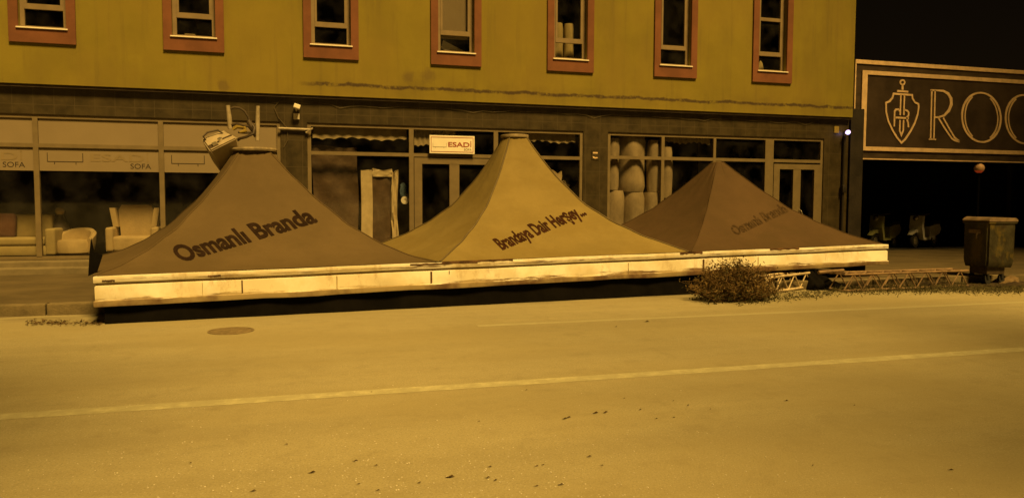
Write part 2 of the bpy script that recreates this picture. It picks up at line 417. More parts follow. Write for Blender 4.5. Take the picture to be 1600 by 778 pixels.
M['globered'] = mat('red_lamp_glow', (0.6, 0.08, 0.03), 0.4, 0.05, emit=((1.0, 0.12, 0.02), 0.06))
M['led'] = mat('violet_led', (0.6, 0.5, 0.9), 0.4, 0.02, emit=((0.62, 0.50, 1.0), 1.1))

# ------------------------------------------------------------------ ground
YF = 16.6
KERB_Y = 11.22
mb = MB(); S = 420
xs = [-S, -60, -20, 0, 20, 60, S]
ys = [-S, -40, -5, 5, 12, 60, S]
g = [[mb.v(x, y, 0) for y in ys] for x in xs]
for i in range(len(xs)-1):
    for j in range(len(ys)-1):
        mb.f([g[i][j], g[i+1][j], g[i+1][j+1], g[i][j+1]])
tag(mb.build('road', M['road']), kind='structure')
mb = MB(); mb.box(-90, 90, KERB_Y+0.16, 60, -0.3, 0.15)
tag(mb.build('pavement', M['pave']), kind='structure')
mb = MB()
x = -60.0
while x < 60:
    L = 0.98
    dz = rnd.uniform(-0.008, 0.008)
    mb.box(x, x+L, KERB_Y+rnd.uniform(-0.01, 0.01), KERB_Y+0.155, -0.2, 0.152+dz, 0.018)
    x += 1.0
tag(mb.build('kerb', M['kerb']), kind='structure')
def strip(name, y, w, m, x0, x1, z):
    b = MB(); n = 160; pts = []
    for i in range(n+1):
        xx = x0+(x1-x0)*i/n
        pts.append((b.v(xx, y-w/2+rnd.uniform(-0.006, 0.006), z), b.v(xx, y+w/2+rnd.uniform(-0.006, 0.006), z)))
    for i in range(n): b.f([pts[i][0], pts[i+1][0], pts[i+1][1], pts[i][1]])
    return tag(b.build(name, m), kind='structure')
strip('road_marking', 6.03, 0.17, M['line'], -40, 60, 0.0015)
strip('road_marking', 8.95, 0.13, M['line2'], 2.2, 50, 0.0015)

# ------------------------------------------------------------------ shop building
BX0, BX1 = -14.0, 13.87
WY = 16.47                         # face of the yellow upper storey, overhanging
bld = empty('shop_building', (0, YF, 0), 'yellow two storey shop building with terracotta framed windows and dark tiled ground floor', 'building')
def P(mb, name, m, smooth=False, parent=None, label=None, kind=None):
    """part of the building, modelled in world coordinates"""
    o = mb.build(name, m, None, smooth)
    par = parent or bld
    base = par.matrix_world.copy() if False else None
    off = Vector(par.location) if par.parent is None else Vector((0, 0, 0))
    for v in o.data.vertices: v.co -= Vector((0, YF, 0))
    o.parent = par
    tag(o, label, kind=kind)
    return o
# object coords in building parts are (x, y-YF, z)
WIN = [-4.31 + 2.628*i for i in range(-3, 7)]
WZ0, WZ1 = 4.67, 6.75
holes = [(c-0.40, c+0.40, WZ0, WZ1) for c in WIN]
ZB, ZT = 3.665, 8.6
def wall_holes(mb, x0, x1, z0, z1, holes, y, d):
    X = sorted({x0, x1, *[h[0] for h in holes], *[h[1] for h in holes]})
    Z = sorted({z0, z1, *[h[2] for h in holes], *[h[3] for h in holes]})
    for i in range(len(X)-1):
        for j in range(len(Z)-1):
            cx, cz = (X[i]+X[i+1])/2, (Z[j]+Z[j+1])/2
            if any(h[0] < cx < h[1] and h[2] < cz < h[3] for h in holes): continue
            mb.poly([(X[i], y, Z[j]), (X[i+1], y, Z[j]), (X[i+1], y, Z[j+1]), (X[i], y, Z[j+1])])
    for a, b, c, e in holes:
        for p, q in (((a, c), (b, c)), ((b, c), (b, e)), ((b, e), (a, e)), ((a, e), (a, c))):
            mb.poly([(p[0], y, p[1]), (q[0], y, q[1]), (q[0], y+d, q[1]), (p[0], y+d, p[1])])
mb = MB()
wall_holes(mb, BX0, BX1, ZB, ZT, holes, WY, 0.22)
mb.poly([(BX0, WY, ZB), (BX1, WY, ZB), (BX1, 27, ZB), (BX0, 27, ZB)])
for xx in (BX0, BX1):
    mb.poly([(xx, WY, ZB), (xx, 27, ZB), (xx, 27, ZT), (xx, WY, ZT)])
mb.poly([(BX0, 27, ZB), (BX1, 27, ZB), (BX1, 27, ZT), (BX0, 27, ZT)])
bmesh.ops.remove_doubles(mb.bm, verts=mb.bm.verts[:], dist=1e-4)
P(mb, 'upper_wall', M['yellow'])
mb = MB(); mb.box(BX0-0.15, BX1+0.15, WY-0.15, 27.15, ZT+0.004, ZT+0.25)
P(mb, 'roof', M['step'])
# dark drip edge below the render
mb = MB(); mb.box(BX0, BX1, WY+0.03, WY+0.09, ZB-0.055, ZB-0.003)
P(mb, 'drip_edge', M['darkmetal'])
# upper storey room behind the windows
mb = MB()
mb.poly([(BX0+.2, 19, 4.2), (BX1-.2, 19, 4.2), (BX1-.2, 19, 8), (BX0+.2, 19, 8)])
mb.poly([(BX0+.2, WY+.23, 4.2), (BX1-.2, WY+.23, 4.2), (BX1-.2, 19, 4.2), (BX0+.2, 19, 4.2)])
mb.poly([(BX0+.2, WY+.23, 8), (BX1-.2, WY+.23, 8), (BX1-.2, 19, 8), (BX0+.2, 19, 8)])
P(mb, 'upper_room', M['inside'])

TRANS = {0: None}
for i, c in enumerate(WIN):
    vis = i-3                       # 0..6 are in the picture
    sur = MB()
    a0, a1, b0, b1 = c-0.555, c+0.555, WZ0-0.25, WZ1+0.24
    i0, i1, j0, j1 = c-0.398, c+0.398, WZ0, WZ1
    pr = WY-0.045
    for bx in ((a0, i0, b0, b1), (i1, a1, b0, b1), (i0, i1, b0, j0), (i0, i1, j1, b1)):
        sur.box(bx[0], bx[1], pr, WY-0.002, bx[2], bx[3])
    so = P(sur, 'window_surround', M['surround'])
    fr = MB(); y0, y1 = WY+0.10, WY+0.16
    t = 0.075
    tz = 5.08 if vis != 0 else 5.06
    fr.box(i0, i0+t, y0, y1, j0+0.03, j1); fr.box(i1-t, i1, y0, y1, j0+0.03, j1)
    fr.box(i0+t, i1-t, y0, y1, j1-t, j1); fr.box(i0+t, i1-t, y0, y1, j0+0.03, j0+0.03+0.05)
    fr.box(i0+t, i1-t, y0-0.01, y1, tz, tz+0.10)
    if vis == 6: fr.box(i0+t, i1-t, y0-0.01, y1, 5.92, 6.0)
    # opening casement above: an inner sash
    s = 0.045
    fr.box(i0+t, i0+t+s, y0-0.012, y1-0.01, tz+0.10, j1-t); fr.box(i1-t-s, i1-t, y0-0.012, y1-0.01, tz+0.10, j1-t)
    wo_ = P(fr, 'window', M['wframe'])
    sl = MB(); sl.box(i0-0.03, i1+0.03, WY-0.075, WY+0.14, WZ0+0.002, WZ0+0.028, 0.006)
    P(sl, 'sill', M['white'], parent=wo_)
    pn = MB(); yy = WY+0.13
    pn.poly([(i0+t-.01, yy, j0+.06), (i1-t+.01, yy, j0+.06), (i1-t+.01, yy, tz+.02), (i0+t-.01, yy, tz+.02)])
    pn.poly([(i0+t-.01, yy, tz+.08), (i1-t+.01, yy, tz+.08), (i1-t+.01, yy, j1-t+.02), (i0+t-.01, yy, j1-t+.02)])
    P(pn, 'pane', M['glass'], parent=wo_)

# things standing behind the upper windows
def wx(i): return WIN[i+3]
def roll(mb, x, y, z0, z1, r, seed=0, n=20, lean=0.0):
    q = random.Random(seed)
    ph = [q.uniform(0, 6.28) for _ in range(4)]
    prof = []
    k = 10
    for i in range(k+1):
        t = i/k
        e = min(t, 1-t)*k
        rr = r*(0.90+0.10*min(1, e/0.6))*(1+0.03*math.sin(7*t+ph[0]))
        prof.append((rr, z0+(z1-z0)*t))
    w = lambda a, z: 1+0.045*math.sin(2*a+ph[1]+z*2)+0.03*math.sin(5*a+ph[2]+3*z)
    mb.lathe(prof, n, Matrix.Translation((x, y, 0)), w)
def single(mb, name, m, label, cat, group=None, smooth=True, kind=None):
    return tag(mb.build(name, m, None, smooth), label, cat, group, kind)
b = MB(); b.prism([(wx(0)+2.635*0-0.0, 0), (0, 0), (0, 0)], 0, 0) if False else None
b = MB(); b.box(wx(1)-0.22, wx(1)-0.02, WY+.4, WY+.6, WZ0-0.2, WZ0+0.17, 0.01)
single(b, 'carton', M['sofa2'], 'small pale box at the foot of the second window from the left', 'box', smooth=False)
b = MB()
pts = [(wx(2)-0.30, WZ0-0.1), (wx(2)+0.28, WZ0-0.1), (wx(2)+0.12, WZ0+0.07), (wx(2)-0.02, WZ0+0.14), (wx(2)-0.2, WZ0+0.12), (wx(2)-0.3, WZ0+0.08)]
b.prism(pts, WY+.35, WY+.7)
single(b, 'folded_cloth', M['sofa'], 'folded cloth heap low behind the third window from the left', 'cloth', smooth=False)
b = MB(); b.box(wx(3)-0.32, wx(3)+0.32, WY+.19, WY+.2, 5.02, WZ1)
single(b, 'roller_blind', M['banner'], 'cream blind drawn over the upper pane of the middle window', 'blind', smooth=False)
b = MB(); b.box(-0.30, 0.30, -0.01, 0.01, -0.11, 0.11, 0.004)
o = single(b, 'loose_board', M['white'], 'tilted white board behind the lower pane of the middle window', 'board', smooth=False)
o.location = (wx(3)+0.03, WY+.35, WZ0+0.14); o.rotation_euler = (R(-25), R(24), 0)
for dx, lab in ((-0.15, 'left of two pale rolls standing in the fifth window'), (0.12, 'right of two pale rolls standing in the fifth window')):
    b = MB(); roll(b, wx(4)+dx, WY+.45, WZ0-0.3, 5.58, 0.125, int(dx*100)+40)
    single(b, 'fabric_roll', M['sofa'], lab, 'roll', 'rolls in the fifth upper window')
b = MB()
b.lathe([(0.02, -.2), (0.2, -.1), (0.17, 0.05), (0.1, 0.13), (0.02, 0.16)], 14, Matrix.Translation((wx(5)-0.12, WY+.5, WZ0)), lambda a, z: 1+0.2*math.sin(3*a))
single(b, 'crumpled_paper', M['sofa2'], 'crumpled pale heap low in the sixth window from the left', 'paper')
b = MB(); b.box(wx(5)+0.12, wx(5)+0.30, WY+.3, WY+.45, WZ0-0.1, WZ0+0.10, 0.03)
single(b, 'red_tin', M['cushion'], 'small dark red tin at the sixth window sill', 'tin')
b = MB(); b.lathe([(0.03, -.2), (0.13, -.1), (0.09, 0.1), (0.05, 0.3), (0.01, 0.36)], 12, Matrix.Translation((wx(6)-0.02, WY+.45, WZ0)), lambda a, z: 1+0.15*math.sin(4*a))
single(b, 'draped_bag', M['sofa'], 'pale bag standing low in the rightmost upper window', 'bag')

# ground floor: dark tile cladding, three shopfronts
SHOPS = [(-13.0, -0.08), (0.45, 6.59), (7.20, 13.14)]
SZ0, SZ1 = 0.36, 3.12
mb = MB()
wall_holes(mb, BX0, BX1, 0.10, ZB-0.002, [(a, b_, SZ0, SZ1) for a, b_ in SHOPS], YF, 0.16)
for xx in (BX0, BX1):
    mb.poly([(xx, YF, .1), (xx, 27, .1), (xx, 27, ZB-.002), (xx, YF, ZB-.002)])
bmesh.ops.remove_doubles(mb.bm, verts=mb.bm.verts[:], dist=1e-4)
P(mb, 'tile_cladding', M['tile'])
# step along the front: two levels
mb = MB()
mb.box(BX0, BX1, 15.72, YF-0.003, 0.10, 0.26, 0.012)
mb.box(BX0, BX1, 16.12, YF-0.003, 0.25, 0.35, 0.012)
P(mb, 'step', M['step'])
# interior
mb = MB()
mb.poly([(BX0+.05, YF+.17, 0.34), (BX1-.05, YF+.17, 0.34), (BX1-.05, 24, 0.34), (BX0+.05, 24, 0.34)])
P(mb, 'interior_floor', M['insidefloor'])
mb = MB()
mb.poly([(BX0+.05, 24, .3), (BX1-.05, 24, .3), (BX1-.05, 24, 3.6), (BX0+.05, 24, 3.6)])
for xx in (0.19, 6.9):
    mb.box(xx-0.12, xx+0.12, YF+.17, 24, .345, 3.6)
mb.poly([(BX0+.05, YF+.17, 3.58), (BX1-.05, YF+.17, 3.58), (BX1-.05, 24, 3.58), (BX0+.05, 24, 3.58)])
P(mb, 'interior_wall', M['inside'])

FY0, FY1 = YF+0.03, YF+0.11
def shopfront(x0, x1, vert, trans, extra_top=None, skips=()):
    """frame bars: vert = list of (x, width, z0, z1); trans = transom height"""
    b = MB(); t = 0.075
    b.box(x0, x1, FY0, FY1, SZ1-t, SZ1); b.box(x0, x1, FY0, FY1, SZ0, SZ0+0.06)
    b.box(x0, x0+t, FY0, FY1, SZ0+0.06, SZ1-t); b.box(x1-t, x1, FY0, FY1, SZ0+0.06, SZ1-t)
    for (vx, w, z0, z1) in vert:
        b.box(vx-w/2, vx+w/2, FY0-0.006, FY1, max(z0, SZ0+.06), min(z1, SZ1-t))
    edges = [x0+t] + [q for (vx, w, z0, z1) in sorted(vert) if z1 > trans > z0 for q in (vx-w/2, vx+w/2)] + [x1-t]
    for k in range(0, len(edges), 2):
        b.box(edges[k], edges[k+1], FY0-0.003, FY1, trans-0.04, trans+0.035)
    o = P(b, 'shopfront', M['frame'])
    g_ = MB(); y = YF+0.075
    g_.poly([(x0+.02, y, SZ0+.02), (x1-.02, y, SZ0+.02), (x1-.02, y, SZ1-.02), (x0+.02, y, SZ1-.02)])
    P(g_, 'pane', M['glass'], parent=o)
    return o
LV = [-13.0+2.13, -8.90, -6.72, -4.54, -2.35]
sf1 = shopfront(*SHOPS[0], [(v, 0.09, 0, 4) for v in LV], 2.535)
sf2 = shopfront(*SHOPS[1], [(2.62, 0.10, 0, 4), (4.51, 0.10, 0, 4)], 2.50)
sf3 = shopfront(*SHOPS[2], [(8.63, 0.08, 0, 4), (10.02, 0.07, 0, 4), (11.56, 0.24, 0, 4)], 2.54)
def door(x0, x1, ztop, par, hand):
    b = MB(); y0, y1 = FY0-0.02, FY1-0.02
    b.box(x0, x0+0.17, y0, y1, SZ0+0.01, ztop); b.box(x1-0.17, x1, y0, y1, SZ0+0.01, ztop)
    b.box(x0+.17, x1-.17, y0, y1, ztop-0.13, ztop)
    b.box(x0+.17, x1-.17, y0, y1, SZ0+0.01, SZ0+0.25)
    m = (x0+x1)/2
    b.box(m-0.11, m+0.11, y0+0.004, y1, SZ0+0.25, ztop-0.13)
    o = P(b, 'door', M['frame'])
    h = MB()
    h.tube([(m+hand, y0, 1.32), (m+hand, y0-0.07, 1.30), (m+hand+0.03, y0-0.09, 1.2), (m+hand, y0-0.07, 1.08), (m+hand, y0, 1.06)], 0.014, 8)
    P(h, 'handle', M['chrome'], True, parent=o)
    return o
door(2.68, 4.45, 2.44, bld, 0.09)
door(11.69, 13.05, 2.46, bld, 0.09)

# vinyl banners of the left shop
edges = [-13.0+0.075] + [q for v in LV for q in (v-0.046, v+0.046)] + [-0.155]
ink_bars = lambda b, x0, x1, z0, z1, y: b.poly([(x0, y, z0), (x1, y, z0), (x1, y, z1), (x0, y, z1)])
for k in range(0, len(edges)-1, 2):
    x0, x1 = edges[k], edges[k+1]
    if x1-x0 < 0.1: continue
    b = MB(); yb = YF+0.060
    b.box(x0, x1, yb, yb+.006, 2.57, SZ1-0.077); b.box(x0, x1, yb, yb+.006, 2.055, 2.494)
    bo = P(b, 'window_banner', M['banner'])
    if x1-x0 < 0.4: continue
    xi0, wI, t = x0+0.13, 0.62, 0.013
    yk = yb-0.003
    ib = MB()
    ink_bars(ib, xi0, xi0+t, 2.24, 2.40, yk); ink_bars(ib, xi0+wI-t, xi0+wI, 2.24, 2.40, yk)
    ink_bars(ib, xi0, xi0+wI, 2.225, 2.2385, yk)
    ink_bars(ib, xi0+0.12, xi0+0.133, 2.18, 2.2235, yk); ink_bars(ib, xi0+wI-0.133, xi0+wI-0.12, 2.18, 2.2235, yk)
    P(ib, 'sofa_drawing', M['banner_ink'], parent=bo)
    if x1-x0 > 1.5:
        ib = MB(); flat_text(ib, 'SOFA', x1-0.52, x1-0.15, 2.115, 0.105, yk, 0.0)
        P(ib, 'lettering', M['banner_ink'], parent=bo)
        ib = MB(); flat_text(ib, 'ESAD', x1-1.22, x1-0.27, 2.25, 0.15, yk-0.001, 0.015); ink_bars(ib, x1-0.225, x1-0.195, 2.25, 2.39, yk-0.001); ink_bars(ib, x1-0.225, x1-0.195, 2.41, 2.435, yk-0.001)
        P(ib, 'lettering', M['banner_faint'], parent=bo)

# scalloped valances behind the middle shop windows
def valance(x0, x1, zt, zb, seed):
    b = MB(); n = 60; q = random.Random(seed); p = q.uniform(0, 6)
    A = []
    for i in range(n+1):
        x_ = x0+(x1-x0)*i/n
        y_ = YF+0.16+0.012*math.sin(i*0.9+p)
        zz = zb+0.035*abs(math.sin(i*0.42+p))+0.02*math.sin(i*0.17+p)
        A.append((b.v(x_, y_, zt), b.v(x_, y_, (zt+zz)/2), b.v(x_, y_-0.02, zz)))
    for i in range(n):
        for k in range(2): b.f([A[i][k], A[i+1][k], A[i+1][k+1], A[i][k+1]])
    return b
for (x0, x1, zt, zb, lab) in ((0.56, 2.54, 3.07, 2.80, 'wavy edged beige valance over the tall wrapped board, behind the glass'),
                              (2.70, 3.62, 3.07, 2.70, 'short beige valance just left of the white door sign'),
                              (4.85, 6.45, 3.07, 2.84, 'beige valance right of the pale peaked canopy'),
                              (8.72, 9.95, 3.07, 2.90, 'narrow beige valance beside the stacked foam rolls')):
    single(valance(x0, x1, zt, zb, int(x0*10)), 'valance', M['valance'], lab, 'valance', 'valances behind the shop windows')

# cable runs and small fittings on the facade
mb = MB()
pts = []
for i in range(60):
    x_ = -0.2+i*0.22
    pts.append((x_, YF-0.02, 3.50+0.018*math.sin(i*0.55)+0.012*math.sin(i*1.7)-(0.05 if i % 13 == 6 else 0)))
mb.tube(pts, 0.0035, 5)
mb.tube([(-0.05, YF-.02, 3.60), (-0.2, YF-.02, 3.40), (-0.12, YF-.02, 3.20), (0.05, YF-.02, 3.0), (0.06, YF-.02, 2.75), (-0.02, YF-.02, 2.6)], 0.006, 5)
P(mb, 'cable', M['cable'], True)
b = MB(); b.tube([(-0.12, YF-0.05, 2.975), (0.3, YF-0.05, 2.97), (0.50, YF-0.05, 2.965)], 0.028, 8)
b.tube([(0.42, YF-.05, 2.90), (0.56, YF-.06, 3.0)], 0.02, 6)
single(b, 'metal_rail', M['pipe'], 'horizontal grey rod fixed across the dark tiles beside the left shop banner', 'rod')
cm = empty('security_camera', (0.235, YF, 3.3), 'small white camera above a square junction box on dark tiles', 'camera')
b = MB(); b.box(-0.06, 0.06, -0.07, -0.003, -0.13, -0.01, 0.006); b.build('junction_box', M['white'], cm)
b = MB(); b.box(-0.09, 0.04, -0.24, -0.05, 0.075, 0.16, 0.012, Matrix.Rotation(R(18), 4, 'Y')); b.tube([(0, -0.003, 0.05), (0, -0.10, 0.08)], 0.018, 8); b.build('housing', M['white'], cm)
np_ = empty('number_plate', (6.88, YF, 2.58), 'small dark plate with two pale marks on the tiled pier', 'plate')
b = MB(); b.box(-0.09, 0.09, -0.012, -0.003, -0.11, 0.11); b.build('plate', M['tile'], np_)
b = MB(); b.box(-0.06, 0.06, -0.018, -0.0125, 0.03, 0.065); b.poly([(-0.06, -0.0155, -0.03), (-0.06, -0.0155, -0.065), (0, -0.0155, -0.085), (0.06, -0.0155, -0.075), (0.055, -0.0155, -0.05), (0, -0.0155, -0.055)]); b.build('mark', M['gold'], np_)
# ESADI sign hung on the glass
sg = empty('hanging_sign', (3.50, YF-0.05, 2.73), 'white rectangular sign reading ESADİ SOFA above the middle shop door', 'sign')
b = MB(); b.box(-0.50, 0.50, -0.02, 0.02, -0.195, 0.195, 0.004); b.build('board', M['white'], sg)
b = MB()
for q in ((-0.47, 0.47, 0.150, 0.160), (-0.47, 0.47, -0.160, -0.150), (-0.47, -0.460, -0.150, 0.150), (0.460, 0.47, -0.150, 0.150)):
    b.box(q[0], q[1], -0.0245, -0.0215, q[2], q[3])
b.build('border', M['red_ink'], sg)
b = MB(); flat_text(b, 'ESAD', -0.09, 0.385, -0.045, 0.105, -0.024, 0.02); ink_bars(b, 0.405, 0.424, -0.045, 0.058, -0.024); ink_bars(b, 0.404, 0.425, 0.070, 0.088, -0.024); b.build('lettering', M['red_ink'], sg)
b = MB(); flat_text(b, 'SOFA', 0.26, 0.43, -0.125, 0.05, -0.024, 0.01); b.build('lettering', M['grey_ink'], sg)
b = MB()
for q in ((-0.43, -0.424, -0.05, 0.03), (-0.136, -0.13, -0.05, 0.03), (-0.43, -0.13, -0.058, -0.0505), (-0.375, -0.369, -0.08, -0.0585), (-0.19, -0.184, -0.08, -0.0585)):
    ink_bars(b, q[0], q[1], q[2], q[3], -0.024)
b.build('sofa_drawing', M['grey_ink'], sg)
# ---- furniture in the left shop
so = empty('sofa', (-5.35, 17.22, 0.345), 'long cream sofa with a dark red cushion behind the leftmost shop window', 'sofa')
b = MB(); b.box(-1.3, 0.95, -0.45, 0.42, 0.08, 0.27, 0.04); b.build('base', M['sofa'], so, True)
for x0, x1 in ((-1.2, -0.15), (-0.14, 0.86)):
    b = MB(); b.box(x0, x1, -0.45, 0.2, 0.275, 0.43, 0.05, seg=3); b.build('seat_cushion', M['sofa'], so, True)
    b = MB(); b.box(x0, x1, 0.12, 0.40, 0.40, 0.88, 0.06, seg=3); b.build('back_cushion', M['sofa'], so, True)
b = MB(); b.box(0.87, 1.05, -0.46, 0.42, 0.08, 0.60, 0.05, seg=3); b.build('armrest', M['sofa'], so, True)
b = MB(); b.box(-0.28, 0.28, -0.09, 0.09, -0.25, 0.25, 0.07, seg=3, mat=Matrix.Rotation(R(-15), 4, 'X')); o = b.build('cushion', M['cushion'], so, True); o.location = (-0.02, 0.02, 0.64)
tu = empty('tub_chair', (-4.05, 17.1, 0.345), 'low rounded cream tub chair between the sofa and the wing armchair', 'chair')
b = MB(); b.lathe([(0.26, 0.06), (0.32, 0.12), (0.33, 0.30), (0.30, 0.36), (0.02, 0.38)], 24); b.build('seat', M['sofa2'], tu, True)
b = MB()
A = []
for i in range(15):
    a = R(-30+200*i/14)
    h = 0.36+0.20*math.sin(PI*i/14)**0.7
    A.append([b.v(math.cos(a)*r_, math.sin(a)*r_, z_) for r_, z_ in ((0.34, 0.1), (0.39, 0.3), (0.40, h), (0.36, h+0.04), (0.30, h), (0.27, 0.34))])
for i in range(14):
    for k in range(5): b.f([A[i][k], A[i+1][k], A[i+1][k+1], A[i][k+1]])
b.f(A[0]); b.f(A[-1][::-1])
b.build('backrest', M['sofa2'], tu, True)
# wing armchair
wc = empty('wing_armchair', (-2.93, 17.06, 0.345), 'cream wing armchair with high back beside the left canopy', 'armchair')
b = MB(); b.box(-0.36, 0.36, -0.36, 0.30, 0.14, 0.44, 0.06, seg=3); b.build('seat', M['sofa2'], wc, True)
b = MB(); b.prism([(-0.29, 0.40), (0.29, 0.40), (0.33, 0.95), (0.27, 1.06), (-0.27, 1.06), (-0.33, 0.95)], 0.16, 0.34); b.build('backrest', M['sofa2'], wc, False)
for s in (-1, 1):
    b = MB(); b.box(-0.07, 0.07, -0.38, 0.30, 0.14, 0.62, 0.05, Matrix.Translation((s*0.41, 0, 0)), 3); b.build('armrest', M['sofa2'], wc, True)
    b = MB(); b.prism([(s*0.30, 0.62), (s*0.40, 0.62), (s*0.46, 1.0), (s*0.36, 1.0)], -0.02, 0.33); b.build('wing', M['sofa2'], wc, False)
    for yy in (-0.3, 0.25):
        b = MB(); b.tube([(s*0.34, yy, 0.15), (s*0.36, yy*1.05, 0.0)], [0.025, 0.015], 8); b.build('leg', M['darkmetal'], wc, True)
vz = empty('vase', (-4.40, 17.55, 0.345), 'dark plant stand topped by a small pale flower ball behind the sofa', 'vase')
b = MB(); b.lathe([(0.15, 0.0), (0.17, 0.45), (0.23, 0.55), (0.10, 0.75), (0.06, 0.86)], 18); b.build('stand', M['darkmetal'], vz, True)
b = MB(); b.lathe([(0.01, 0.84), (0.07, 0.87), (0.09, 0.93), (0.06, 0.99), (0.01, 1.01)], 14); b.build('flower', M['sofa2'], vz, True)
# plank lying on the step
b = MB(); b.box(-0.55, 0.60, -0.10, 0.10, 0, 0.055, 0.012)
o = single(b, 'plank', M['white'], 'pale plank lying on the shop step left of the canopy', 'plank', smooth=False); o.location = (-2.75, 15.93, 0.262); o.rotation_euler = (0, R(-0.5), R(3))

# ---- things in the middle shop
def crumple_slab(x0, x1, y, d, z0, z1, seed, amp=0.02, nx=14, nz=20, lean=0.0):
    q = random.Random(seed); b = MB()
    F = []
    ph = [q.uniform(0, 6.28) for _ in range(6)]
    g_ = []
    for i in range(nx+1):
        col = []
        for j in range(nz+1):
            u, v_ = i/nx, j/nz
            w = math.sin(9*u+ph[0]+4*v_)*math.sin(7*v_+ph[1])+0.6*math.sin(17*u+ph[2]-9*v_)+0.5*math.sin(23*v_+ph[3]+8*u)
            zz = z1
            col.append(b.v(x0+(x1-x0)*u+amp*0.5*math.sin(8*v_+ph[4])+lean*v_, y-amp*w*0.6, z0+(z1-z0)*v_+(amp*math.sin(6*u+ph[5]) if j == nz else 0)))
        g_.append(col)
    for i in range(nx):
        for j in range(nz): b.f([g_[i][j], g_[i+1][j], g_[i+1][j+1], g_[i][j+1]])
    back = [[b.v(vv.co.x, vv.co.y+d, vv.co.z) for vv in (col[0], col[-1])] for col in g_]
    for i in range(nx):
        b.f([g_[i][-1], g_[i+1][-1], back[i+1][1], back[i][1]]); b.f([back[i][0], back[i+1][0], back[i+1][1], back[i][1]])
    for k in (0, nx):
        b.f([v_ for v_ in g_[k]] + [back[k][1], back[k][0]])
    return b
single(crumple_slab(0.56, 1.50, YF+.30, 0.5, 0.345, 2.66, 3, 0.03), 'wrapped_board', M['wrap'], 'tall brown block wrapped in shiny film in the middle shop window', 'packed furniture')
mt = empty('wrapped_mattress', (1.98, YF+.24, 0.345), 'upright grey brown mattress edged with crumpled pale plastic, right of the tall brown block', 'mattress')
b = crumple_slab(-0.27, 0.30, 0.0, 0.22, 0.0, 1.70, 5, 0.015); b.build('core', M['wrap'], mt, True)
b = MB()
for x0, x1, z0, z1, sd_ in ((-0.40, -0.20, 0.0, 1.83, 1), (0.22, 0.36, 0.0, 1.80, 2)):
    pass
b = crumple_slab(-0.42, -0.18, -0.035, 0.3, 0.0, 1.82, 11, 0.008, 6, 20); b.build('plastic_edge', M['plastic'], mt, True)
b = crumple_slab(0.22, 0.36, -0.05, 0.3, 0.0, 1.80, 12, 0.04, 5, 22); b.build('plastic_edge', M['plastic'], mt, True)
b = crumple_slab(-0.18, 0.24, -0.04, 0.3, 1.68, 1.84, 13, 0.02, 8, 5); b.build('plastic_edge', M['plastic'], mt, True)
b = MB(); b.lathe([(0.085, 0), (0.085, 0.02), (0.03, 0.021), (0.028, 0.01), (0.005, 0.01)], 20, Matrix.Translation((2.50, YF+.22, 1.52)) @ Matrix.Rotation(R(90), 4, 'X'))
single(b, 'round_roll_end', M['white'], 'small round pale disc by the frame left of the middle door', 'disc')
b = crumple_slab(2.42, 2.56, YF+.35, 0.1, 1.60, 1.88, 21, 0.03, 5, 6)
single(b, 'blue_cloth', M['bluecloth'], 'scrap of blue cloth above the round pale disc', 'cloth')
b = crumple_slab(5.90, 6.18, YF+.5, 0.12, 1.2, 2.20, 31, 0.05, 6, 10, 0.06)
single(b, 'hung_cloth', M['sofa2'], 'pale cloth hanging behind the glass right of the pale canopy', 'cloth')
b = crumple_slab(6.24, 6.46, YF+.5, 0.12, 1.0, 1.95, 33, 0.05, 6, 10, 0.0)
single(b, 'grey_cloth', M['valance'], 'grey cloth at the right edge of the middle shop window', 'cloth')
# ---- foam rolls in the right shop
rolls = [(7.44, .15, 1.78, 3.00, 'narrow upper foam roll at the left edge of the right shop window'),
         (7.99, .37, 1.74, 3.07, 'wide upper foam roll, biggest of the stacked rolls'),
         (8.49, .14, 1.74, 2.98, 'narrow upper foam roll just left of the window post'),
         (8.83, .17, 1.60, 2.82, 'upper foam roll just right of the window post'),
         (7.51, .27, 0.345, 1.77, 'lower foam roll at the left edge of the right shop window'),
         (8.03, .26, 0.345, 1.735, 'lower foam roll in the middle below the widest roll'),
         (8.52, .24, 0.345, 1.735, 'lower foam roll partly hidden by the window post'),
         (8.95, .18, 0.345, 1.59, 'lower foam roll right of the window post behind the brown canopy')]
for k, (x_, r_, z0, z1, lab) in enumerate(rolls):
    b = MB(); roll(b, x_, YF+0.13+r_, z0, z1, r_, k+3, 24)
    single(b, 'foam_roll', M['foam'], lab, 'foam roll', 'foam rolls stacked in the right shop window')

# ------------------------------------------------------------------ right end: pier, neighbour, signboard
mb = MB(); mb.box(13.90, 14.30, 16.55, 17.85, 0.10, 3.9, 0.01)
single(mb, 'stone_pier', M['pillar'], 'dark stone pier between the yellow building and the black shop', 'pier', smooth=False)
b = MB(); b.tube([(13.70, YF-0.06, 0.26), (13.70, YF-0.06, 3.2)], 0.03, 8)
b.box(13.64, 13.76, YF-.13, YF-.03, 1.75, 1.95, 0.02)
single(b, 'drain_pipe', M['pillar'], 'thin dark pipe with a small valve running up beside the pier', 'pipe')
wlamp = empty('wall_lamp', (13.72, YF-0.1, 3.28), 'tiny violet lamp glowing under the corner of the yellow storey', 'lamp')
b = MB(); b.tube([(0, 0.09, 0.02), (0, -0.04, 0.03)], 0.02, 8); b.build('bracket', M['darkmetal'], wlamp)
b = MB(); b.lathe([(0.01, -0.055), (0.045, -0.03), (0.06, 0.0), (0.045, 0.03), (0.01, 0.05)], 14, Matrix.Translation((0, -0.06, 0)) @ Matrix.Rotation(R(70), 4, 'Y') @ Matrix.Scale(1.4, 4, (0, 0, 1))); b.build('bulb', M['led'], wlamp, True)
b = MB(); b.box(13.42, 13.56, YF-0.02, YF-0.003, 3.27, 3.44, 0.003)
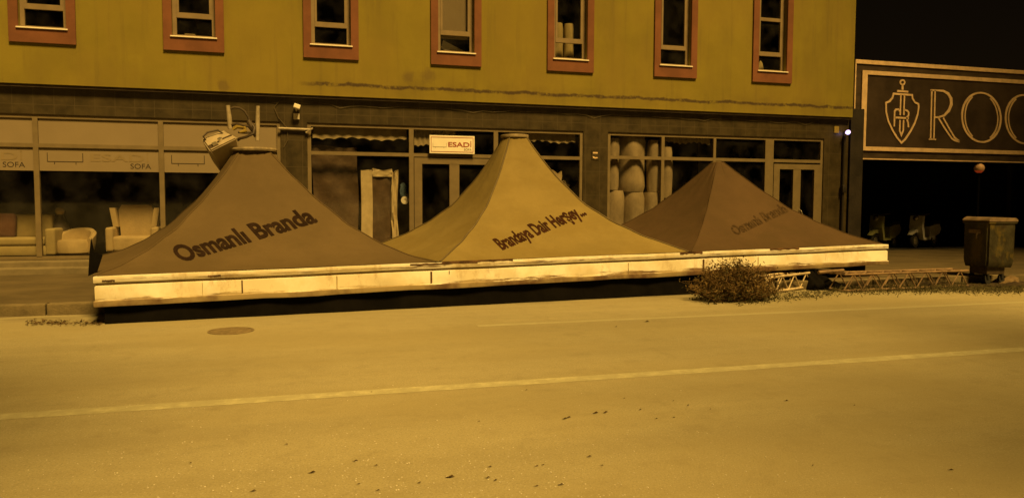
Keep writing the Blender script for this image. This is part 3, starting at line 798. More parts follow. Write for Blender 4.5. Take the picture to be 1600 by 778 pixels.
single(b, 'yellow_plate', M['yellowplastic'], 'small yellow plate under the overhang near the corner', 'plate', smooth=False)

nb = empty('neighbour_building', (18, 18, 0), 'low black shop building with a dark open front behind the big sign', 'building')
def PN(mb, name, m, parent=None, smooth=False):
    o = mb.build(name, m, None, smooth)
    for v in o.data.vertices: v.co -= Vector((18, 18, 0))
    o.parent = parent or nb; return o
NX0, NX1 = 14.35, 34.0
mb = MB()
mb.box(NX0, NX1, 17.95, 18.2, 3.35, 5.0)
mb.box(NX0, NX0+0.25, 18.2, 27, 0.1, 5.0); mb.box(NX1-0.25, NX1, 18.2, 27, 0.1, 5.0); mb.box(NX0+.25, NX1-.25, 26.8, 27, 0.1, 5.0)
PN(mb, 'wall', M['black'])
mb = MB(); mb.box(NX0, NX1, 17.95, 27, 5.004, 5.15)
PN(mb, 'roof', M['black'])
mb = MB(); mb.box(NX0+.25, NX1-.25, 18.05, 26.8, 0.10, 0.17)
PN(mb, 'floor', M['black'])
for xx in (NX0+0.25, 20.9, 27.5):
    mb = MB(); mb.box(xx, xx+0.08, 18.0, 18.1, 0.15, 3.35)
    PN(mb, 'front_post', M['black'])

# the big signboard
SGY = 16.9
def sp(px, py):
    p = at_y(px, py, SGY); return p.x, p.z
zx = lambda x, y: sp(1300+x/3.703, 60+y/3.703)       # coordinates read off an enlargement
sb = empty('signboard', (17.5, SGY, 0), 'big black signboard with gold frame, shield emblem and letters ROC', 'sign')
def PS(mb, name, m, smooth=False):
    o = mb.build(name, m, None, smooth)
    for v in o.data.vertices: v.co -= Vector((17.5, SGY, 0))
    o.parent = sb; return o
SX0, SX1, SZL, SZH = 14.25, 25.0, 2.64, 5.21
mb = MB(); mb.box(SX0, SX1, SGY, SGY+0.28, SZL, SZH, 0.006)
PS(mb, 'border_panel', M['signedge'])
ix0 = zx(165, 400)[0]; ix1 = SX1-0.75
iz0, iz1 = zx(180, 650)[1], zx(180, 187)[1]
mb = MB(); mb.box(ix0+0.12, ix1-0.12, SGY-0.012, SGY-0.001, iz0+0.08, iz1-0.08)
PS(mb, 'face', M['signface'])
mb = MB()
tw, th = 0.165, 0.105
for q in ((ix0, ix0+tw, iz0, iz1), (ix1-tw, ix1, iz0, iz1), (ix0+tw, ix1-tw, iz0, iz0+th), (ix0+tw, ix1-tw, iz1-th, iz1)):
    mb.box(q[0], q[1], SGY-0.04, SGY-0.0015, q[2], q[3], 0.004)
PS(mb, 'inner_frame', M['gold'])
mb = MB()
mb.box(SX0, SX1, SGY-0.03, SGY-0.001, SZH-0.10, SZH+0.003, 0.004)
mb.box(SX0-0.003, SX0+0.035, SGY-0.03, SGY-0.001, SZL, SZH-0.10, 0.004)
mb.box(SX0+0.035, SX1, SGY-0.03, SGY-0.001, SZL-0.003, SZL+0.028, 0.004)
PS(mb, 'outer_frame', M['gold'])
def stroke(mb, pts, w, closed=False, y=SGY-0.016, thick=0.012):
    """flat raised ribbon along points given in sign coordinates (x, z)"""
    P2 = [Vector((p[0], p[1])) for p in pts]
    n = len(P2); L, Rr = [], []
    for i in range(n):
        a = P2[(i-1) % n] if (closed or i > 0) else P2[i]
        c = P2[(i+1) % n] if (closed or i < n-1) else P2[i]
        d1 = (P2[i]-a).normalized() if (P2[i]-a).length > 1e-9 else (c-P2[i]).normalized()
        d2 = (c-P2[i]).normalized() if (c-P2[i]).length > 1e-9 else d1
        n1 = Vector((-d1.y, d1.x)); n2 = Vector((-d2.y, d2.x))
        m_ = (n1+n2)
        m_ = m_.normalized() if m_.length > 1e-6 else n1
        k = 1/max(0.45, m_.dot(n1))
        ww = w[i] if isinstance(w, (list, tuple)) else w
        L.append(P2[i]+m_*ww/2*k); Rr.append(P2[i]-m_*ww/2*k)
    lv = [mb.v(p.x, y-thick, p.y) for p in L]; rv = [mb.v(p.x, y-thick, p.y) for p in Rr]
    lb = [mb.v(p.x, y+0.005, p.y) for p in L]; rb = [mb.v(p.x, y+0.005, p.y) for p in Rr]
    for i in range(n if closed else n-1):
        j = (i+1) % n
        mb.f([lv[i], lv[j], rv[j], rv[i]]); mb.f([lv[i], lb[i], lb[j], lv[j]]); mb.f([rv[i], rv[j], rb[j], rb[i]])
    if not closed:
        mb.f([lv[0], rv[0], rb[0], lb[0]]); mb.f([lv[-1], lb[-1], rb[-1], rv[-1]])
mb = MB(); w = 0.05
Z = lambda *ps: [zx(*p) for p in ps]
# shield
shield = [(352, 322), (460, 330), (462, 350), (476, 372), (496, 382), (497, 400), (492, 440), (476, 490), (450, 540), (420, 585), (398, 606),
          (372, 575), (345, 530), (322, 480), (310, 430), (308, 375), (330, 366), (346, 346)]
stroke(mb, Z(*shield), w, True)
# sword pommel, guard, double blade
stroke(mb, Z(*[(404+13*math.cos(a), 257+13*math.sin(a)) for a in [2*PI*k/16 for k in range(16)]]), 0.042, True)
stroke(mb, Z((404, 272), (404, 300)), 0.06)
stroke(mb, Z((372, 306), (437, 311)), 0.05)
stroke(mb, Z((394, 328), (390, 446)), 0.045); stroke(mb, Z((415, 330), (411, 446)), 0.045)
stroke(mb, Z((389, 474), (387, 535), (397, 562), (408, 536), (410, 474)), 0.045)
# A and R crossed on the blade
stroke(mb, Z((356, 512), (358, 425), (366, 413), (384, 413)), 0.048)
stroke(mb, Z((358, 459), (440, 464)), 0.048)
stroke(mb, Z((384, 413), (384, 425)), 0.03)
stroke(mb, Z((418, 416), (432, 420), (440, 432), (438, 448), (428, 462), (436, 490), (438, 516)), 0.048)
PS(mb, 'emblem', M['gold'])
mb = MB(); w = 0.046
# R : two thin stems, bowl of two lines, double leg
stroke(mb, Z((573, 302), (566, 585)), w); stroke(mb, Z((592, 302), (585, 585)), w)
stroke(mb, Z((566, 302), (600, 303), (640, 306), (668, 322), (684, 350), (686, 385), (672, 420), (645, 448), (612, 458), (592, 458)), [w]*2+[w*1.2, w*1.7, w*2.0, w*2.0, w*1.7, w*1.2, w, w])
stroke(mb, Z((556, 585), (598, 586)), w*0.7)
stroke(mb, Z((612, 462), (650, 525), (688, 580), (706, 592), (734, 599)), w); stroke(mb, Z((640, 462), (672, 520), (705, 575), (734, 598)), w)
def big_o(cx, cy, rx, ry, a0=0, a1=360):
    n = 56
    A = [R(a0+(a1-a0)*k/n) for k in range(n+1)]
    full = (a1-a0) == 360
    if full: A = A[:-1]
    stroke(mb, Z(*[(cx+rx*math.cos(a), cy+0.07*rx*math.cos(a)+ry*math.sin(a)) for a in A]), [w*(1.0+0.4*abs(math.cos(a))) for a in A], full)
    for s in (0, 180):
        B = [R(s-58+116*k/24) for k in range(25)]
        if not full and s == 0: continue
        stroke(mb, Z(*[(cx+(rx-17)*math.cos(a), cy+0.07*rx*math.cos(a)+(ry-8)*math.sin(a)) for a in B]), w*0.85)
big_o(860, 459, 112, 142)
big_o(1112, 470, 112, 140, 48, 312)
PS(mb, 'lettering', M['gold'])
# brackets holding the sign to the wall behind
for xx in (15.0, 18.0, 21.0, 24.0):
    for zz in (3.45, 4.7):
        mb = MB(); mb.box(xx, xx+0.08, SGY+0.285, 17.945, zz, zz+0.08)
        PS(mb, 'bracket', M['darkmetal'])
gp = at_y(1530, 263, 16.95)
gl = empty('globe_lamp', (gp.x, gp.y, 0.15), 'round frosted globe lamp with red underside on a dark post', 'lamp')
b = MB(); b.tube([(0, 0, 0), (0, 0, gp.z-0.15-0.11)], 0.035, 10); b.lathe([(0.12, 0), (0.12, 0.04), (0.07, 0.08)], 16); b.build('post', M['shade_black'], gl, True)
b = MB(); b.lathe([(0.135*math.cos(R(q)), 0.135*math.sin(R(q))) for q in range(-30, 91, 10)][:-1]+[(0.004, 0.135)], 24, Matrix.Translation((0, 0, gp.z-0.15))); b.build('globe', M['globe'], gl, True)
b = MB(); b.lathe([(0.05, -0.13), (0.09, -0.10), (0.118, -0.0685)], 24, Matrix.Translation((0, 0, gp.z-0.15))); b.build('red_ring', M['globered'], gl, True)

# scooters behind the dark glass
def scooter(x_, y_, rz, mbody, lab):
    t = empty('scooter', (x_, y_, 0.17), lab, 'scooter', 'scooters in the dark shop', rz)
    for xx in (-0.58, 0.58):
        b = MB(); b.lathe([(0.13, -0.045), (0.20, -0.05), (0.225, -0.02), (0.225, 0.02), (0.20, 0.05), (0.13, 0.045)], 24, Matrix.Translation((xx, 0, 0.225)) @ Matrix.Rotation(R(90), 4, 'X'))
        wq = b.build('wheel', M['rubber'], t, True)
        b = MB(); b.lathe([(0.02, -0.052), (0.12, -0.046), (0.12, 0.046), (0.02, 0.052)], 16, Matrix.Translation((xx, 0, 0.225)) @ Matrix.Rotation(R(90), 4, 'X')); b.build('rim', M['chrome'], wq, True)
    b = MB(); b.prism([(-0.80, 0.55), (-0.72, 0.42), (-0.35, 0.30), (-0.12, 0.28), (-0.10, 0.62), (-0.30, 0.70), (-0.70, 0.70)], -0.13, 0.13); b.build('tail_body', mbody, t)
    b = MB(); b.prism([(-0.14, 0.24), (0.36, 0.24), (0.36, 0.30), (-0.14, 0.30)], -0.15, 0.15); b.build('footboard', mbody, t)
    b = MB(); b.prism([(0.30, 0.26), (0.40, 0.26), (0.52, 0.62), (0.46, 0.95), (0.36, 0.95), (0.40, 0.62)], -0.19, 0.19); b.build('leg_shield', mbody, t)
    b = MB(); b.prism([(0.36, 0.42), (0.62, 0.47), (0.84, 0.40), (0.70, 0.52), (0.50, 0.56)], -0.075, 0.075); b.build('front_mudguard', mbody, t)
    b = MB(); b.prism([(-0.78, 0.705), (-0.12, 0.64), (-0.10, 0.70), (-0.35, 0.77), (-0.74, 0.80)], -0.13, 0.13); b.build('seat', M['rubber'], t)
    b = MB(); b.tube([(0.38, -0.34, 1.02), (0.44, -0.15, 0.99), (0.44, 0.15, 0.99), (0.38, 0.34, 1.02)], 0.02, 8); b.build('handlebar', M['darkmetal'], t, True)
    b = MB(); b.lathe([(0.005, 0.02), (0.07, 0.0), (0.085, -0.05), (0.05, -0.1)], 16, Matrix.Translation((0.55, 0, 0.88)) @ Matrix.Rotation(R(90), 4, 'Y')); b.build('headlight', M['chrome'], t, True)
    return t
scooter(16.85, 18.55, R(-158), M['scootergreen'], 'lime and white scooter, left of the two in the dark shop')
scooter(18.3, 18.55, R(-160), M['scooterwhite'], 'plain white scooter, right of the two in the dark shop')

# ------------------------------------------------------------------ shade casters added out of view, behind the viewer
ab = empty('shading_block', (43.4, -9, 0), 'added unseen tall block behind the viewer that shades the right side', 'building')  # made-up block, added so its soft shadow dims the facade's right end
b = MB(); b.box(-19.3, 22, -5, 5, -0.1, 46); b.build('wall', M['yellow2'], ab)
b = MB(); b.box(-19.6, 22.3, -5.3, 5.3, 46.003, 46.5); b.build('roof', M['step'], ab)
win_bm = MB(); win_bm.box(-0.6, 0.6, 0, 0.06, 0, 1.5); win_bm.box(-0.7, 0.7, 0, 0.14, -0.1, -0.003)
w0 = win_bm.build('window', M['black'], ab)
for fl_ in range(9):
    for k in range(10):
        o = w0 if (fl_ == 0 and k == 0) else w0.copy()
        if o is not w0: COL.objects.link(o); o.parent = ab
        o.location = (-17+k*4.1, 5.003, 4.5+fl_*4.5)
def shade_tree(x_, y_, zc, rad, seed, nl, lab):  # made-up tree, added out of view to dim the road's edges
    q = random.Random(seed)
    t = empty('shade_tree', (x_, y_, 0), lab, 'tree', 'added shade trees behind the viewer')
    tr = MB(); tr.tube([(0, 0, -0.05), (0.1, 0.05, zc*0.35), (0.05, -0.1, zc*0.7), (0.1, 0, zc)], [0.22, 0.17, 0.13, 0.06], 10)
    tips = []
    for k in range(26):
        a = q.uniform(0, 2*PI); h = q.uniform(0.45, 0.95)*zc
        e = Vector((math.cos(a)*rad*q.uniform(.5, .95), math.sin(a)*rad*q.uniform(.5, .95), zc+q.uniform(-.5, .9)*rad*0.7))
        p0 = Vector((0.08, 0, h)); m_ = p0.lerp(e, 0.5)+Vector((0, 0, 0.3))
        tr.tube([p0, m_, e], [0.06, 0.04, 0.015], 6); tips += [m_, e, e]
    tr.build('trunk', M['twig'], t, True)
    cr = MB()
    for k in range(nl):
        c = q.choice(tips)+Vector((q.gauss(0, .5), q.gauss(0, .5), q.gauss(0, .45)))
        u = Vector((q.gauss(0, 1), q.gauss(0, 1), q.gauss(0, .6))).normalized(); w_ = u.orthogonal().normalized()*0.07; u = u*0.13
        cr.poly([c-u, c+w_, c+u, c-w_])
    cr.build('crown', M['shadetreeleaf'], t)
shade_tree(8.1, -0.6, 9.0, 4.2, 3, 2500, 'added unseen tree behind the viewer shading the right of the road')
shade_tree(-2.4, -0.2, 9.5, 2.8, 5, 1900, 'added unseen tree behind the viewer shading the left of the road')

# ------------------------------------------------------------------ the fallen tent roof
TX, TY, TA, TWD, TD, TSL = -2.182, 10.232, R(6.14), 4.28, 4.02, 0.012
Z0, Z1 = 0.216, 0.579
tent = empty('tent_roof', (TX, TY, 0), 'long three peaked tarpaulin kiosk roof with cream fascia lying at the kerb', 'tent roof')
tent.rotation_euler = Matrix.Rotation(TA, 4, 'Z').to_3x3().to_4x4().to_euler()
tent.rotation_euler = (Matrix.Rotation(TA, 3, 'Z') @ Matrix.Rotation(-TSL, 3, 'Y')).to_euler()
TM = Matrix.Translation((TX, TY, 0)) @ (Matrix.Rotation(TA, 3, 'Z') @ Matrix.Rotation(-TSL, 3, 'Y')).to_4x4()
TI = TM.inverted()
TL = 3*TWD
def tent_ray(px, py):
    d = (TI.to_3x3() @ ray(px, py)).normalized()
    return TI @ CAM, d
# peak spots: the apex stands over mid depth where the photograph shows it
peaks = [(396, 234), (804, 213), (1121, 254)]
apex = []
for i, (px, py) in enumerate(peaks):
    o_, d_ = tent_ray(px, py)
    k = (TD/2 - o_.y)/d_.y
    p = o_ + d_*k
    apex.append((p.x, p.z))
PROF = [lambda q: q+(0.72)*q*(1-q), lambda q: q+(1.15-0.6*q)*q*(1-q), lambda q: q+0.56*q*(1-q)]
CAPR = [(0.26, 0.24), (0.20, 0.20), (0.10, 0.12)]
fabs = ['fab_grey', 'fab_beige', 'fab_brown']
labs = ['taupe grey canopy with dark lettering Osmanlı Branda', 'pale beige canopy with dark red lettering Brandaya Dair Herşey', 'brown canopy with almost faded lettering']
canopies = []
def warp(x, y):                       # the frame is racked: its left end leans back to the left
    return x - 0.28*(y/TD)*max(0.0, 1-x/(1.5*TWD))
for i in range(3):
    ax, az = apex[i]
    x0, x1 = TWD*i+(0.03 if i else -0.045), TWD*(i+1)-0.03
    y0, y1 = 0.03, TD-0.03
    cx, cy = ax, TD/2
    NR, NA = 26, 72
    g_ = []
    mb = MB()
    rq = random.Random(i)
    ph = [rq.uniform(0, 6.28) for _ in range(4)]
    for a in range(NR+1):
        q = a/NR
        row = []
        for k in range(NA):
            th = -PI*0.75 + 2*PI*k/NA
            dx, dy = math.cos(th), math.sin(th)
            m_ = max(abs(dx), abs(dy))
            # even spacing along the square so that the corners are points of the mesh
            side = k // (NA//4); u = (k % (NA//4))/(NA//4)*2-1
            sq = [(u, -1), (1, u), (-u, 1), (-1, -u)][side]
            ang = math.atan2(sq[1], sq[0])
            ex = (x1-cx) if sq[0] > 0 else (cx-x0)
            ey = (y1-cy) if sq[1] > 0 else (cy-y0)
            S_ = (sq[0]*ex, sq[1]*ey)
            S_ = (warp(cx+S_[0], cy+S_[1])-cx, S_[1])
            rx, ry = CAPR[i]
            C_ = (math.cos(ang)*rx, math.sin(ang)*ry)
            blend = q
            X_ = cx + C_[0]*(1-q) + S_[0]*q
            Y_ = cy + C_[1]*(1-q) + S_[1]*q
            h = PROF[i](q)
            z = az - (az-(Z1+0.012))*h
            # slight slack and wrinkles in the cloth
            z += 0.018*math.sin(3*u+ph[0]+4*q)*math.sin(PI*q)*q - 0.03*(1-u*u)*math.sin(PI*q)
            z += 0.006*math.sin(22*ang+ph[1])*math.exp(-((q-0.06)/0.12)**2)
            # tension folds run into the corners
            z += 0.010*math.sin(34*u*q+ph[2])*(max(0, abs(u)-0.45)/0.55)*math.sin(PI*min(1, q*1.1))
            z += 0.007*math.sin(15*ang+ph[3])*math.exp(-((q-0.12)/0.16)**2) + 0.006*math.sin(9*u+17*q+ph[0])*math.sin(PI*q)
            row.append(mb.v(X_, Y_, z))
        g_.append(row)
    for a in range(NR):
        for k in range(NA):
            k2 = (k+1) % NA
            mb.f([g_[a][k], g_[a+1][k], g_[a+1][k2], g_[a][k2]])
    mb.f(g_[0])
    mb.bm.normal_update()
    bvh = BVHTree.FromBMesh(mb.bm)
    seams = [[v.co.copy() for v in (g_[a][k] for a in range(NR+1))] for k in (0, NA//4, NA//2, 3*NA//4)]
    o = mb.build('canopy', M[fabs[i]], tent, True, 28)
    o['label'] = labs[i]
    canopies.append((o, bvh))
    for k, s in enumerate(seams):
        sb_ = MB(); sb_.tube([p+Vector((0, 0, 0.004)) for p in s], 0.014 if i == 1 else 0.008, 6)
        sb_.build('seam', M['seam'] if i == 1 else M[fabs[i]], o, True)
    if i < 2:
        cb = MB(); rr = 0.335 if i == 0 else 0.245
        w_ = lambda a, z: 1+0.03*math.sin(3*a+1)+0.015*math.sin(9*a)
        cb.lathe([(rr*0.75, az-0.035), (rr, az-0.03), (rr*1.02, az-0.005), (rr*0.98, az+0.02), (rr*0.6, az+0.03), (0.05, az+0.035)], 40, Matrix.Translation((cx, cy, 0)), w_)
        cb.build('cap', M['cap'], o, True)
    else:
        cb = MB(); cb.lathe([(0.12, az-0.07), (0.115, az-0.01), (0.08, az+0.015), (0.02, az+0.02)], 24, Matrix.Translation((cx, cy, 0)), lambda a, z: 1+0.06*math.sin(3*a))
        cb.build('cap', M['fab_grey'], o, True)

# printed lettering on the front slopes
def canopy_text(i, s, p0, p1, upv, m, bold=0.0, spacing=1.0):
    o, bvh = canopies[i]
    v2, ps, _ = text_polys(s, spacing, bold)
    b = MB(); vv = []
    t2 = bmesh.new()                       # cut the letters finely so that they follow the cloth
    tv2 = [t2.verts.new((a, h*0.05, 0)) for a, h in v2]
    for p in ps:
        try: t2.faces.new([tv2[k] for k in p])
        except ValueError: pass
    bmesh.ops.triangulate(t2, faces=t2.faces[:])
    for _ in range(3):
        le = [e for e in t2.edges if (e.verts[0].co-e.verts[1].co).length > 0.012]
        if le: bmesh.ops.subdivide_edges(t2, edges=le, cuts=1)
        bmesh.ops.triangulate(t2, faces=[f_ for f_ in t2.faces if len(f_.verts) > 3])
    t2.verts.index_update()
    v2 = [(v.co.x, v.co.y/0.05) for v in t2.verts]
    ps = [tuple(v.index for v in f_.verts) for f_ in t2.faces]
    t2.free()
    for a, h in v2:
        px = p0[0]+(p1[0]-p0[0])*a+upv[0]*h
        py = p0[1]+(p1[1]-p0[1])*a+upv[1]*h
        oo, dd = tent_ray(px, py)
        hit, nrm, _, _ = bvh.ray_cast(oo, dd)
        if hit is None: vv.append(None); continue
        if nrm.dot(dd) > 0: nrm = -nrm
        vv.append(b.v(hit+nrm*0.006))
    for p in ps:
        q = [vv[k] for k in p]
        if all(q): b.f(q)
    b.build('lettering', m, o)
canopy_text(0, 'Osmanlı Branda', (284, 409.5), (497, 346), (-20.5, -23), M['ink1'], 0.034)
canopy_text(1, 'Brandaya Dair Herşey...', (785, 390.5), (917, 335), (-16.5, -16.5), M['ink2'], 0.034)
canopy_text(2, 'Osmanlı Branda', (1150, 368), (1232, 330), (-11, -13.5), M['ink3'], 0.03)

# fascia swept round the four sides
prof = [(0.00, Z1+0.008), (0.036, Z1+0.004), (0.040, Z1-0.004), (0.040, Z1-0.066), (0.036, Z1-0.074), (0.006, Z1-0.078), (0.004, Z1-0.100), (0.024, Z1-0.110), (0.030, Z1-0.122),
        (0.030, Z1-0.285), (0.034, Z1-0.292), (0.046, Z1-0.298), (0.047, Z1-0.345), (0.042, Z0), (0.0, Z0), (-0.02, Z0+0.02), (-0.02, Z1-0.02)]
corners = [(0, 0), (TL, 0), (TL, TD), (0, TD)]
path = []
for c in range(4):
    a = Vector(corners[c]); b_ = Vector(corners[(c+1) % 4])
    n = 40 if c % 2 == 0 else 12
    out = Vector(((b_-a).y, -(b_-a).x)).normalized()
    for k in range(n):
        path.append((a+(b_-a)*k/n, out, k == 0, c, k/n))
mb = MB(); rings = []
for j, (p, out, corner, c, t) in enumerate(path):
    o2 = out
    if corner:
        prevo = path[j-1][1]
        o2 = out+prevo
    ring = []
    wv = 0.012*math.sin(j*0.7)+0.006*math.sin(j*2.3)
    for (d, z) in prof:
        low = max(0, (Z1-0.28-z))/0.08
        ring.append(mb.v(warp(p.x, p.y)+o2.x*(d+low*0.010*math.sin(j*1.9)), p.y+o2.y*(d+low*0.010*math.sin(j*1.9)), z+wv*0.25+low*0.004*math.sin(j*1.1+2)))
    rings.append(ring)
for j in range(len(rings)):
    A, B = rings[j], rings[(j+1) % len(rings)]
    for k in range(len(prof)):
        k2 = (k+1) % len(prof)
        mb.f([A[k], B[k], B[k2], A[k2]])
fas = mb.build('fascia', M['fascia'], tent, True, 30)
# panel joints and torn flashing along the front
def fx(px):   # distance along the front at which the photo column px meets the fascia
    o_, d_ = tent_ray(px, 440); k = -o_.y/d_.y; return (o_+d_*k).x
for px, w_, m_ in ((316, .005, 'joint'), (378, .016, 'rust'), (526, .012, 'joint'), (673, .025, 'rust'), (701, .008, 'rust'), (980, .006, 'joint'), (1097, .03, 'rust'), (1182, .008, 'joint')):
    s = fx(px); b = MB()
    zb_ = Z1-0.285 if m_ == 'joint' else Z1-0.27
    if px == 701: zb_ = Z1-0.16
    b.box(s-w_/2, s+w_/2, -0.040, -0.028, zb_, Z1-0.115)
    b.build('joint', M[m_], fas)
b = MB()
for px0, px1, z_ in ((160, 180, 0.535), (325, 345, 0.54), (640, 745, 0.575), (690, 800, 0.59), (1060, 1095, 0.58), (1200, 1245, 0.585)):
    s0, s1 = fx(px0), fx(px1)
    n = 14; A = []
    for k in range(n+1):
        s = s0+(s1-s0)*k/n
        A.append((b.v(s, -0.044, z_+0.010*rnd.random()), b.v(s, -0.045, z_-0.008-0.016*rnd.random()), b.v(s, -0.02, z_+0.01)))
    for k in range(n):
        b.f([A[k][0], A[k+1][0], A[k+1][1], A[k][1]]); b.f([A[k][0], A[k][2], A[k+1][2], A[k+1][0]])
b.build('torn_flashing', M['rust'], tent)
# near-black strip standing for the shade under the front, ends beyond the second module
mb = MB(); n = 60; sE = 9.10
A = []
for k in range(n+1):
    s = 0.06+(sE-0.06)*k/n
    drop = TSL*s
    e = 0.03*rnd.random() if k not in (0, 1) else 0.02
    yb = 0.02+0.008*math.sin(k*0.9)
    A.append([mb.v(s, yb+0.03, Z0+0.035), mb.v(s, yb, 0.12-drop), mb.v(s, yb-0.01, -0.002-drop), mb.v(s, yb+0.06, -0.002-drop), mb.v(s, yb+0.09, Z0+0.035)])
for k in range(n):
    for q in range(5): mb.f([A[k][q], A[k+1][q], A[k+1][(q+1) % 5], A[k][(q+1) % 5]])
mb.f(A[0][::-1]); mb.f(A[-1])
mb.build('shade_black', M['shade_black'], tent, True, 50)
# end beams under the roof on the other sides
mb = MB()
mb.box(0.2, TL-0.1, TD-0.15, TD-0.05, 0.06, Z0+0.02); mb.box(TL-0.25, TL-0.15, 0.3, TD-.3, 0.05, Z0+0.02)
mb.build('base_beam', M['shade_black'], tent)
mb = MB()
U_ = [(0.02, 0.03), (TL-.02, 0.03), (TL-.02, TD-.03), (0.02, TD-.03)]
mb.poly([(warp(x_, y_), y_, Z0+0.04) for x_, y_ in U_])
mb.build('underside', M['shade_black'], tent)
# dark bent plate sticking up at the left end
mb = MB()
mb.prism([(0.02, 0.0), (0.12, 0.05), (0.19, 0.30), (0.10, 0.34), (0.07, 0.56), (0.045, 0.34)], 0, 0.02)
o = mb.build('corner_bracket', M['shade_black'], tent); o.location = (-0.16, 0.40, Z1-0.02); o.scale = (1.0, 1.0, 0.85)
# pipes, wires and casing tumbled on the left peak
ax, az = apex[0]
pk = TM @ Vector((ax, TD/2, az))
def pkp(px, py, dy=0.0):
    p = at_y(px, py, pk.y+dy); return p
fl = empty('floodlight', tuple(pk+Vector((0, 0, 0.03))), 'tilted dirty white floodlight casing lying on the left peak', 'floodlight')
def local(fn, pts): return [fn(*p)-Vector(fl.location) for p in pts]
mb = MB()
A_ = [pkp(314, 216, 0.12), pkp(351, 203, 0.16), pkp(371, 215, -0.22), pkp(328, 236, -0.28)]
dn = [Vector((0.05, 0.05, -0.40)), Vector((0.08, 0.05, -0.40)), Vector((0.02, 0.10, -0.42)), Vector((0.10, 0.10, -0.42))]
dn = [Vector((0.14, 0.22, -0.34)), Vector((0.10, 0.22, -0.34)), Vector((0.04, 0.50, -0.34)), Vector((0.16, 0.50, -0.38))]
tp = [p-Vector(fl.location) for p in A_]; bt = [a+b_ for a, b_ in zip(tp, dn)]
bm_ = bmesh.new()
tv = [bm_.verts.new(p) for p in tp]; bv = [bm_.verts.new(p) for p in bt]
bm_.faces.new(tv); bm_.faces.new(bv[::-1])
for k in range(4): bm_.faces.new([tv[k], bv[k], bv[(k+1) % 4], tv[(k+1) % 4]])
bmesh.ops.recalc_face_normals(bm_, faces=bm_.faces[:])
bmesh.ops.bevel(bm_, geom=bm_.edges[:], offset=0.022, segments=3, affect='EDGES')
mb.merge(bm_); mb.build('casing', M['boxwhite'], fl, True, 50)
ex_ = (tp[1]-tp[0]); ey_ = (tp[3]-tp[0]); nz_ = ex_.cross(ey_).normalized()
if nz_.z < 0: nz_ = -nz_
on = lambda u, v, h=0.0: tp[0]+ex_*u*(1-v)+ (tp[2]-tp[3])*u*v + ey_*v + nz_*h
def plate(b, u0, u1, v0, v1, h0, h1):
    q = [on(u0, v0, h1), on(u1, v0, h1), on(u1, v1, h1), on(u0, v1, h1)]; p = [on(u0, v0, h0), on(u1, v0, h0), on(u1, v1, h0), on(u0, v1, h0)]
    Q = [b.v(x_) for x_ in q]; P_ = [b.v(x_) for x_ in p]
    b.f(Q); b.f(P_[::-1])
    for k in range(4): b.f([Q[k], P_[k], P_[(k+1) % 4], Q[(k+1) % 4]])
b = MB(); plate(b, 0.06, 0.36, 0.66, 0.90, -0.002, 0.006); b.build('socket', M['darkmetal'], fl)
b = MB(); plate(b, 0.18, 0.34, 0.70, 0.86, 0.006, 0.03); b.tube([on(0.5, 0.72, 0.0), on(0.5, 0.72, 0.05)], 0.035, 12); b.build('clip', M['chrome'], fl)
b = MB(); plate(b, 0.52, 0.95, 0.60, 0.70, -0.002, 0.008); b.build('slot', M['darkmetal'], fl)
b = MB(); b.tube([on(0.1, 0.25, 0.0), on(0.08, 0.2, 0.06), on(0.3, 0.12, 0.08), on(0.7, 0.15, 0.06), on(0.8, 0.25, 0.0)], 0.014, 8); b.build('handle', M['darkmetal'], fl, True)
for (a, c, r_) in (((356, 165), (360, 202), .036), ((403, 166), (402, 220), .034)):
    b = MB(); p, q = local(pkp, [(a[0], a[1], 0.0), (c[0], c[1], 0.0)])
    b.tube([q, q*0.6+p*0.4, p], [r_, r_*1.05, r_*0.85], 10); b.build('pole', M['pipe'], fl, True)
b = MB()
b.tube(local(pkp, [(358, 171), (366, 168), (374, 169), (382, 174), (388, 184), (391, 196), (394, 204)]), 0.017, 7)
b.tube(local(pkp, [(372, 219), (374, 217, -.05), (385, 214, -.1), (396, 209, -.1), (398, 200, -.05), (392, 192), (391, 188)]), 0.022, 7)
b.tube(local(pkp, [(360, 196), (370, 194, -.06), (380, 196, -.06), (392, 198), (402, 205)]), 0.02, 7)
b.tube(local(pkp, [(372, 207, -.05), (384, 208, -.05), (396, 207)]), 0.018, 7)
b.build('cable', M['darkmetal'], fl, True)
b = MB(); p = local(pkp, [(364, 203, -.05), (370, 198, -.05), (382, 199, -.03), (384, 205, -.05), (374, 207, -.08)])
b.tube(p, [0.02, 0.035, 0.04, 0.03, 0.015], 7); b.build('yellow_tape', M['yellowplastic'], fl, True)
b = MB(); b.tube(local(pkp, [(388, 188), (391, 196), (397, 204), (400, 214)]), [0.03, 0.05, 0.045, 0.03], 8); b.build('clamp', M['darkmetal'], fl, True)

